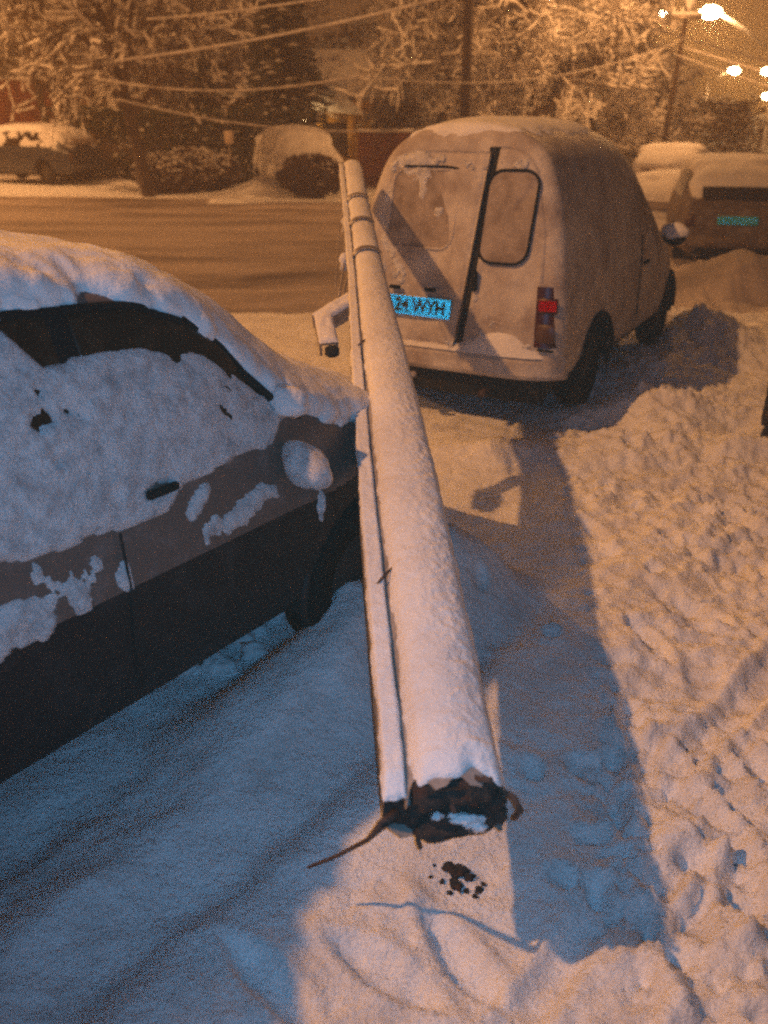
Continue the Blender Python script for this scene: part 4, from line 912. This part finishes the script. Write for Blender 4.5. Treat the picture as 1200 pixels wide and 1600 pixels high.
def bush(name, label, loc, size, n, seed, m, snow=.2, leaf=.07, boxy=False, cat='bush', group=None):
    t = thing(name, label, cat, loc, 0, group); r = np.random.default_rng(seed)
    u = r.normal(size=(n, 3)); u /= np.linalg.norm(u, axis=1, keepdims=True)
    if boxy: u = np.sign(u) * np.abs(u) ** .55; u /= np.maximum(np.abs(u).max(1, keepdims=True), .8)
    rad = r.uniform(.55, 1, (n, 1)) ** .5; p_ = u * rad * (1 + .18 * fbm(u[:, 0] * 3, u[:, 1] * 3, u[:, 2] * 3, 2, seed)[:, None]); p_ = p_ * np.array(size) / 2; p_[:, 2] += size[2] / 2; p_[:, 2] = np.abs(p_[:, 2])
    a = r.normal(size=(n, 3)); a /= np.linalg.norm(a, axis=1, keepdims=True); b = np.cross(a, r.normal(size=(n, 3))); b /= np.linalg.norm(b, axis=1, keepdims=True)
    V = np.stack([p_ - a * leaf, p_ + b * leaf * .5, p_ + a * leaf, p_ - b * leaf * .5], 1).reshape(-1, 3); f = np.arange(n * 4).reshape(-1, 4)
    stuff(mesh('foliage', V, f, m, t, smooth=False))
    k = int(n * snow)
    if k:
        idx = r.permutation(n)[:k]; c_ = p_[idx] + np.array([0, 0, leaf * .6]); th = np.linspace(0, 2 * math.pi, 6)[:-1]; sz = r.uniform(.5, 1.3, (k, 1)) * leaf
        ring = np.stack([np.stack([c_[:, 0] + math.cos(q) * sz[:, 0], c_[:, 1] + math.sin(q) * sz[:, 0], c_[:, 2]], -1) for q in th], 1); tp = c_[:, None, :] + np.array([0, 0, 1]) * sz[:, None, :] * .6
        V = np.concatenate([ring, tp], 1).reshape(-1, 3); f = np.array([[i * 6 + q, i * 6 + (q + 1) % 5, i * 6 + 5] for i in range(k) for q in range(5)]); stuff(mesh('branch_snow', V, f, FARSNOW, t))
    MB().tube([(0, 0, -.1), (0, 0, size[2] * .5)], [.05, .03], 6).build('stem', BARK, t)
    return t
p = P0(488, 311, 23.0); bush('clipped_bush', 'rounded clipped brown bush in front of the snow-covered white car', (p[0], p[1], p[2] + .0), (1.50, 1.2, 1.02), 5200, 41, DEADLEAF, .03, .05, False)
for k, (px, py, d_, sx, sz) in enumerate([(262, 306, 24.0, 1.6, .95), (300, 303, 24.4, 1.5, 1.05), (338, 300, 25.0, 1.3, .9)]):
    p = P0(px, py, d_); bush('snowy_bush', ['low snowy bush at the foot of the leaning dark tree', 'middle one of three low snowy bushes under the small sign', 'low snowy bush nearest the snow heap beside the white car'][k], p, (sx, 1.2, sz), 1700, 50 + k, DEADLEAF, .30, .075, group='low snowy bushes by the kerb')
p = P0(300, 290, 28.0); bush('hedge', 'long dark hedge behind the low snowy bushes', p, (7.5, 1.4, 2.0), 9000, 60, NEEDLE, .05, .08, True, 'hedge')
p = P0(735, 230, 31.0); bush('hedge', 'snowy hedge behind the van roof next to the red fence', p, (6.0, 1.6, 2.4), 6000, 61, DEADLEAF, .25, .09, True, 'hedge')
p = P0(960, 230, 34.0); bush('hedge', 'brown snowy hedge beyond the buried cars', p, (9.5, 1.8, 2.6), 8000, 62, DEADLEAF, .25, .09, True, 'hedge')
# far-off wood that reads as one mass
r = np.random.default_rng(77); n = 26000
xx = r.uniform(-60, 75, n); yy = 52 + 10 * r.random(n) + .15 * np.abs(xx); hh = (6.2 + 2.6 * fbm(xx * .16, 0 * xx, octv=3, seed=78)) * (1 - .62 * sstep(12.5, 16, xx)) ; zz = hh * r.random(n) ** .8 - .02 * xx
a = r.normal(size=(n, 3)); a /= np.linalg.norm(a, axis=1, keepdims=True); b = np.cross(a, r.normal(size=(n, 3))); b /= np.linalg.norm(b, axis=1, keepdims=True); c0 = np.stack([xx, yy, zz], -1); lf = .32
fw = tag(stuff(mesh('far_wood', np.stack([c0 - a * lf, c0 + b * lf * .6, c0 + a * lf, c0 - b * lf * .6], 1).reshape(-1, 3), np.arange(n * 4).reshape(-1, 4), [FARSNOW, TWIG], smooth=False, midx=(r.random(n) < .6).astype(int))), 'far belt of snowy trees closing the street view', 'woodland')

# ------------------------------------------------------------------ buildings and fences
def fence(name, label, x0, x1, y, z0, h_, m, bw=.16, cap=True):
    t = thing(name, label, 'fence', ((x0 + x1) / 2, y, z0)); n = int((x1 - x0) / bw); r = random.Random(3)
    me = None
    for k in range(n):
        hh_ = h_ + r.uniform(-.02, .02); b = MB().box((-(x1 - x0) / 2 + (k + .5) * bw, r.uniform(-.008, .008), hh_ / 2), (bw - .012, .03, hh_)); b.build('board', m, t, smooth=False)
    for q in (.3, h_ - .3): MB().box((0, .04, q), (x1 - x0, .05, .08)).build('rail', m, t)
    if cap: 
        MB().box((0, 0, h_ + .05), (x1 - x0, .14, .09), bev=.03).build('snow_cap', SNOW, t)
    return t
fence('red_fence', 'tall dark red board fence behind the blue car', -18.0, -11.2, 33.0, gz(-15, 33) - .1, 2.9, REDWALL, .2)
p0 = at(560, 262, 27.5); p1 = at(640, 262, 27.5); fence('red_fence', 'dark red board fence between the ochre porch and the van', p0[0], p1[0] + .6, 27.5, gz(p0[0], 27.5) - .1, 1.55, REDWALL, .14)
# tan shed with dark gate
sx0 = at(92, 250, 34.0)[0]; sx1 = at(158, 250, 34.0)[0]
t = thing('shed', 'tan rendered shed with a flat snowy roof beside the red fence', 'shed', ((sx0 + sx1) / 2, 35.2, gz(-11, 35)))
MB().box((0, 0, 1.35), (sx1 - sx0, 2.4, 2.7)).build('wall', TAN, t, smooth=False); MB().box((0, 0, 2.76), (sx1 - sx0 + .2, 2.6, .14), bev=.04).build('roof', SNOW, t)
MB().box((.1, -1.22, .95), (.75, .05, 1.9)).build('door', DARKW, t, smooth=False)
gx0 = at(160, 250, 33.5)[0]; gx1 = at(205, 250, 33.5)[0]; t = thing('gate', 'dark wooden gate between the tan shed and the leaning tree', 'gate', ((gx0 + gx1) / 2, 33.5, gz(-9, 33)))
nb = 7; gw = (gx1 - gx0) / nb
for k in range(nb): MB().box((-(gx1 - gx0) / 2 + (k + .5) * gw, 0, 1.25), (gw - .015, .04, 2.3)).build('board', DARKW, t, smooth=False)
for s_ in (-1, 1): MB().box((s_ * ((gx1 - gx0) / 2 + .07), 0, 1.3), (.14, .14, 2.6)).build('post', DARKW, t, smooth=False)
# house behind with ochre porch
hx = at(521, 230, 31.5)[0]
t = thing('house', 'ochre house with a snowy gabled porch on two posts behind the white car', 'house', (hx, 31.5, gz(hx, 31.5) - .1)); t.scale = (.87, .87, .87)
MB().box((-1.2, 2.2, 1.5), (6.4, 3.6, 3.0)).build('wall', OCHRE, t, smooth=False)
rf = MB(); rf.add([(-4.7, 0, 2.95), (2.3, 0, 2.95), (2.3, 4.4, 2.95), (-4.7, 4.4, 2.95), (-4.5, 2.2, 4.5), (2.1, 2.2, 4.5), (-4.7, 0, 3.12), (2.3, 0, 3.12), (2.3, 4.4, 3.12), (-4.7, 4.4, 3.12), (-4.5, 2.2, 4.7), (2.1, 2.2, 4.7)],
  [(0, 1, 5, 4), (2, 3, 4, 5), (6, 7, 11, 10), (8, 9, 10, 11), (0, 6, 7, 1), (1, 7, 8, 2), (7, 11, 8), (6, 9, 10), (2, 8, 9, 3), (3, 9, 6, 0)]); rf.build('roof', SNOW, t, smooth=False)
for xx_ in (-.38, .72): MB().box((xx_, -1.2, 1.25), (.24, .24, 2.5), bev=.02).build('porch_post', OCHRE, t)
MB().box((.17, -1.2, .55), (.90, .14, .9)).build('porch_parapet', OCHRE, t, smooth=False)
pr = MB(); pr.add([(-.8, -1.7, 2.5), (1.15, -1.7, 2.35), (1.15, .5, 2.35), (-.8, .5, 2.5), (.1, -1.7, 3.15), (.1, .5, 3.15), (-.8, -1.7, 2.62), (1.15, -1.7, 2.47), (.1, -1.7, 3.32), (-.8, .5, 2.62), (1.15, .5, 2.47), (.1, .5, 3.32)],
  [(0, 4, 8, 6), (4, 1, 7, 8), (6, 8, 11, 9), (8, 7, 10, 11), (0, 1, 4), (0, 6, 9, 3), (1, 2, 10, 7)]); pr.build('porch_roof', SNOW, t, smooth=False)
MB().box((.17, .37, 1.1), (.85, .06, 2.0)).build('door', DARKW, t, smooth=False)
MB().blob((-.9, -1.9, 2.1), (.07, .07, .07), 1, 0, 8).build('added_porch_lamp', BULB, t); MB().tube([(-.8, -1.7, 2.45), (-.9, -1.9, 2.3), (-.9, -1.9, 2.12)], .02, 6).build('added_lamp_bracket', METAL, t)  # lamp, bracket and light below are added to brighten the ochre posts
lo = lamp('added_porch_light', (-.9, -2.05, 1.9), 70, (1, .55, .2), .08); lo.parent = t
for xx_ in (-3.2, -1.6):
    f = MB().box((xx_, .38, 1.6), (1.0, .07, 1.1), bev=.01).build('window', DARKW, t)
    for q in (-.24, .24): MB().box((xx_ + q, .335, 1.6), (.42, .02, .95)).build('pane', WINDK, f, smooth=False)
# small sign by the bushes
p = P0(362, 285, 26.5); t = thing('small_sign', 'small pale blank sign on a thin post above the low bushes', 'sign', p)
MB().tube([(0, 0, 0), (0, 0, 1.15)], .025, 8).build('post', METAL, t); MB().box((0, -.03, 1.30), (.24, .03, .34), bev=.01).build('sign_face', SIGNW, t)

# ------------------------------------------------------------------ utility poles, wires, street lamps
def upole(name, label, px, d_, h_, r_, lean=0.0, arm=False):
    p = P0(px, 250, d_); t = thing(name, label, 'pole', p, 0)
    MB().tube([(0, 0, -.2), (lean * .5, 0, h_ / 2), (lean, 0, h_)], [r_, r_ * .85, r_ * .7], 10).build('shaft', BARK, t)
    if arm:
        MB().box((lean, -.05, h_ - .25), (.8, .07, .08)).build('crossarm', METAL, t); MB().box((lean, -.05, h_ - .17), (.84, .12, .10), bev=.04).build('arm_snow', SNOW, t)
        MB().blob((lean + .05, 0, h_ + .12), (.13, .13, .24), 3, .4, 8).build('top_snow', SNOW, t)
        for q in (-.36, -.14, .36): MB().tube([(lean + q, -.05, h_ - .2), (lean + q, -.05, h_ - .02)], [.05, .035], 8).build('insulator', SNOW, t)
    return t
upole('utility_pole', 'dark utility pole rising behind the van roof', 724, 22.0, 9.0, .12)
upole('utility_pole', 'thin dark pole with a snow-topped crossarm beyond the buried cars', 1029, 26.0, 4.6, .085, lean=.30, arm=True)
def wire(label, pts, sag=.2, r_=.016, snow=True, grp='snow-coated overhead wires'):
    A, B_ = [Vector(at(*p)) for p in pts]; n = 40; P_ = []
    for i in range(n + 1):
        t = i / n; q = A.lerp(B_, t); q.z -= sag * 4 * t * (1 - t); P_.append(q)
    o = MB().tube([q - P_[0] for q in P_], r_, 6).build('overhead_wire', FARSNOW); o.location = P_[0]; tag(o, label, 'wire', grp)
wire('upper snow-coated wire slanting up beside the spruce top', [(180, 95, 17), (760, -22, 15)], .10, .022)
wire('highest wire crossing the tree tops by the spruce', [(230, 30, 17), (600, -20, 15)], .05, .016)
wire('snow-coated wire sagging in front of the spruce', [(150, 122, 21), (560, 118, 19)], .25, .018)
wire('lowest snow-coated wire above the small sign', [(185, 155, 20), (560, 205, 20)], .15, .016)
wire('wire running from the van roof side up past the snowy trees', [(560, 118, 19), (1068, 62, 25)], .45, .012)
wire('wire slanting down from the snow-topped crossarm under the street lamps', [(1064, 72, 26), (1420, 172, 20)], .05, .020)
wire('lower wire slanting under the far street lamp', [(1052, 84, 26), (1420, 200, 20)], .05, .014)
wire('high wire between the two nearest street lamps', [(760, -40, 18), (1420, 150, 18)], .1, .014)
def street_lamp(label, head_px, head_py, d_, arm_dx, arm_dz, side, power, size=1.0):
    h_ = at(head_px, head_py, d_); foot = np.array([h_[0] + arm_dx, d_ + .2, 0]); z0 = gz(foot[0], foot[1])
    t = thing('street_lamp', label, 'street lamp', (foot[0], foot[1], z0), 0, 'lit street lamps')
    top = h_[2] + arm_dz - z0
    MB().tube([(0, 0, 0), (0, 0, top * .5), (0, 0, top)], [.11, .085, .06], 10).build('post', METAL, t)
    hl = (h_[0] - foot[0], h_[1] - foot[1], h_[2] - z0)
    MB().tube([(0, 0, top), (hl[0] * .5, hl[1] * .5, top + (hl[2] - top) * .6), (hl[0], hl[1], hl[2] + .10)], .045, 8).build('arm', METAL, t)
    MB().tube([(0, 0, top + .05), (hl[0] * .5, hl[1] * .5, top + (hl[2] - top) * .6 + .06), (hl[0], hl[1], hl[2] + .17)], .04, 8).build('arm_snow', FARSNOW, t)
    sg = 1 if hl[0] > 0 else -1
    MB().blob((hl[0], hl[1], hl[2] + .09), (.36 * size, .17 * size, .10 * size), 2, .0, 10).build('lamp_hood', METAL, t)
    MB().blob((hl[0], hl[1], hl[2] - .03), (.42 * size, .26 * size, .22 * size), 2, .0, 10).build('lamp_glass', BULB, t)  # oversize blob: the lamp's bloom is built into its shape
    lo = lamp('lamp_light', (0, 0, 0), power, (1.0, .55, .22), .25); lo.parent = t; lo.location = (hl[0], hl[1] - .2, hl[2] - .42)
    return t
street_lamp('lit street lamp highest at the top, its arm reaching in from the trees', 1028, 16, 44, -1.3, -.5, 1, 1500)
street_lamp('lit street lamp nearest the top corner on a long sloping arm', 1110, 18, 42, 3.2, -1.7, -1, 1500, 1.1)
street_lamp('farther lit lamp lower down on a short arm', 1147, 110, 92, -2.2, -1.0, 1, 1700, 1.3)
street_lamp('farthest lit lamp cut by the picture edge, the lower one', 1199, 150, 120, 2.5, -.4, -1, 1700, 1.5)
street_lamp('far lit lamp cut by the picture edge, the upper one', 1199, 111, 90, 2.6, -.6, -1, 1700, 1.3)
# the lamp that lights the foreground stands beside the photographer
t = thing('street_lamp', 'street lamp standing beside the photographer, outside the picture', 'street lamp', (KEY_POS[0] - 1.6, KEY_POS[1], 0), 0, 'lit street lamps')
MB().tube([(0, 0, 0), (0, 0, 5), (0, 0, 9.6)], [.13, .10, .07], 12).build('post', METAL, t); MB().tube([(0, 0, 9.6), (.7, 0, 10.15), (1.4, 0, 10.26)], .045, 8).build('arm', METAL, t)
MB().blob((1.6, 0, 10.30), (.34, .16, .09), 2, 0, 10).build('lamp_hood', METAL, t)
# added lamps, out of view, to brighten the trees down the street
for k, (x, y, pw) in enumerate(((-14, 21.5, 9500), (4.5, 21.6, 4200))):
    pass
t = thing('street_lamp', 'added street lamp across the road, outside the picture on the blue car side', 'street lamp', (-17.0, 21.5, gz(-17, 21.5)), 0, 'lit street lamps')
MB().tube([(0, 0, 0), (0, 0, 7.8)], [.12, .07], 12).build('post', METAL, t); MB().tube([(0, 0, 7.8), (.8, 0, 8.2), (1.5, 0, 8.3)], .045, 8).build('arm', METAL, t)
MB().blob((1.6, 0, 8.34), (.34, .16, .09), 2, 0, 10).build('lamp_hood', METAL, t); MB().blob((1.6, 0, 8.24), (.28, .13, .09), 2, 0, 10).build('lamp_glass', BULB, t)
lo = lamp('lamp_light', (1.6, 0, 7.95), 5500, SODIUM, .2); lo.parent = t

t = thing('street_lamp', 'added street lamp arching over the road above the picture, beyond the van', 'street lamp', (10.0, 22.6, gz(10, 22.6)), 0, 'lit street lamps')
MB().tube([(0, 0, 0), (0, 0, 7.4)], [.12, .07], 12).build('post', METAL, t); MB().tube([(0, 0, 7.4), (-1.6, 0, 8.0), (-3.2, 0, 8.1)], .05, 8).build('arm', METAL, t)
MB().blob((-3.4, 0, 8.14), (.34, .16, .09), 2, 0, 10).build('lamp_hood', METAL, t); MB().blob((-3.4, 0, 8.04), (.28, .13, .09), 2, 0, 10).build('lamp_glass', BULB, t)
lo = lamp('lamp_light', (-3.4, 0, 7.75), 2300, SODIUM, .2); lo.parent = t  # light of the added lamp, put in for the trees above the van

# ------------------------------------------------------------------ night haze
HAZE = bpy.data.materials.new('night_haze'); HAZE.use_nodes = True; ht = HAZE.node_tree; ht.nodes.clear()
pv = ht.nodes.new('ShaderNodeVolumePrincipled'); ho = ht.nodes.new('ShaderNodeOutputMaterial'); ht.links.new(pv.outputs[0], ho.inputs['Volume'])
pv.inputs['Color'].default_value = (.95, .72, .45, 1); pv.inputs['Density'].default_value = 0.006; pv.inputs['Anisotropy'].default_value = .3
hz = MB().box((0, 270, 4.0), (880, 720, 28)).build('haze', HAZE, smooth=False); stuff(hz); tag(hz, 'thin orange-lit winter haze filling the street', 'haze')
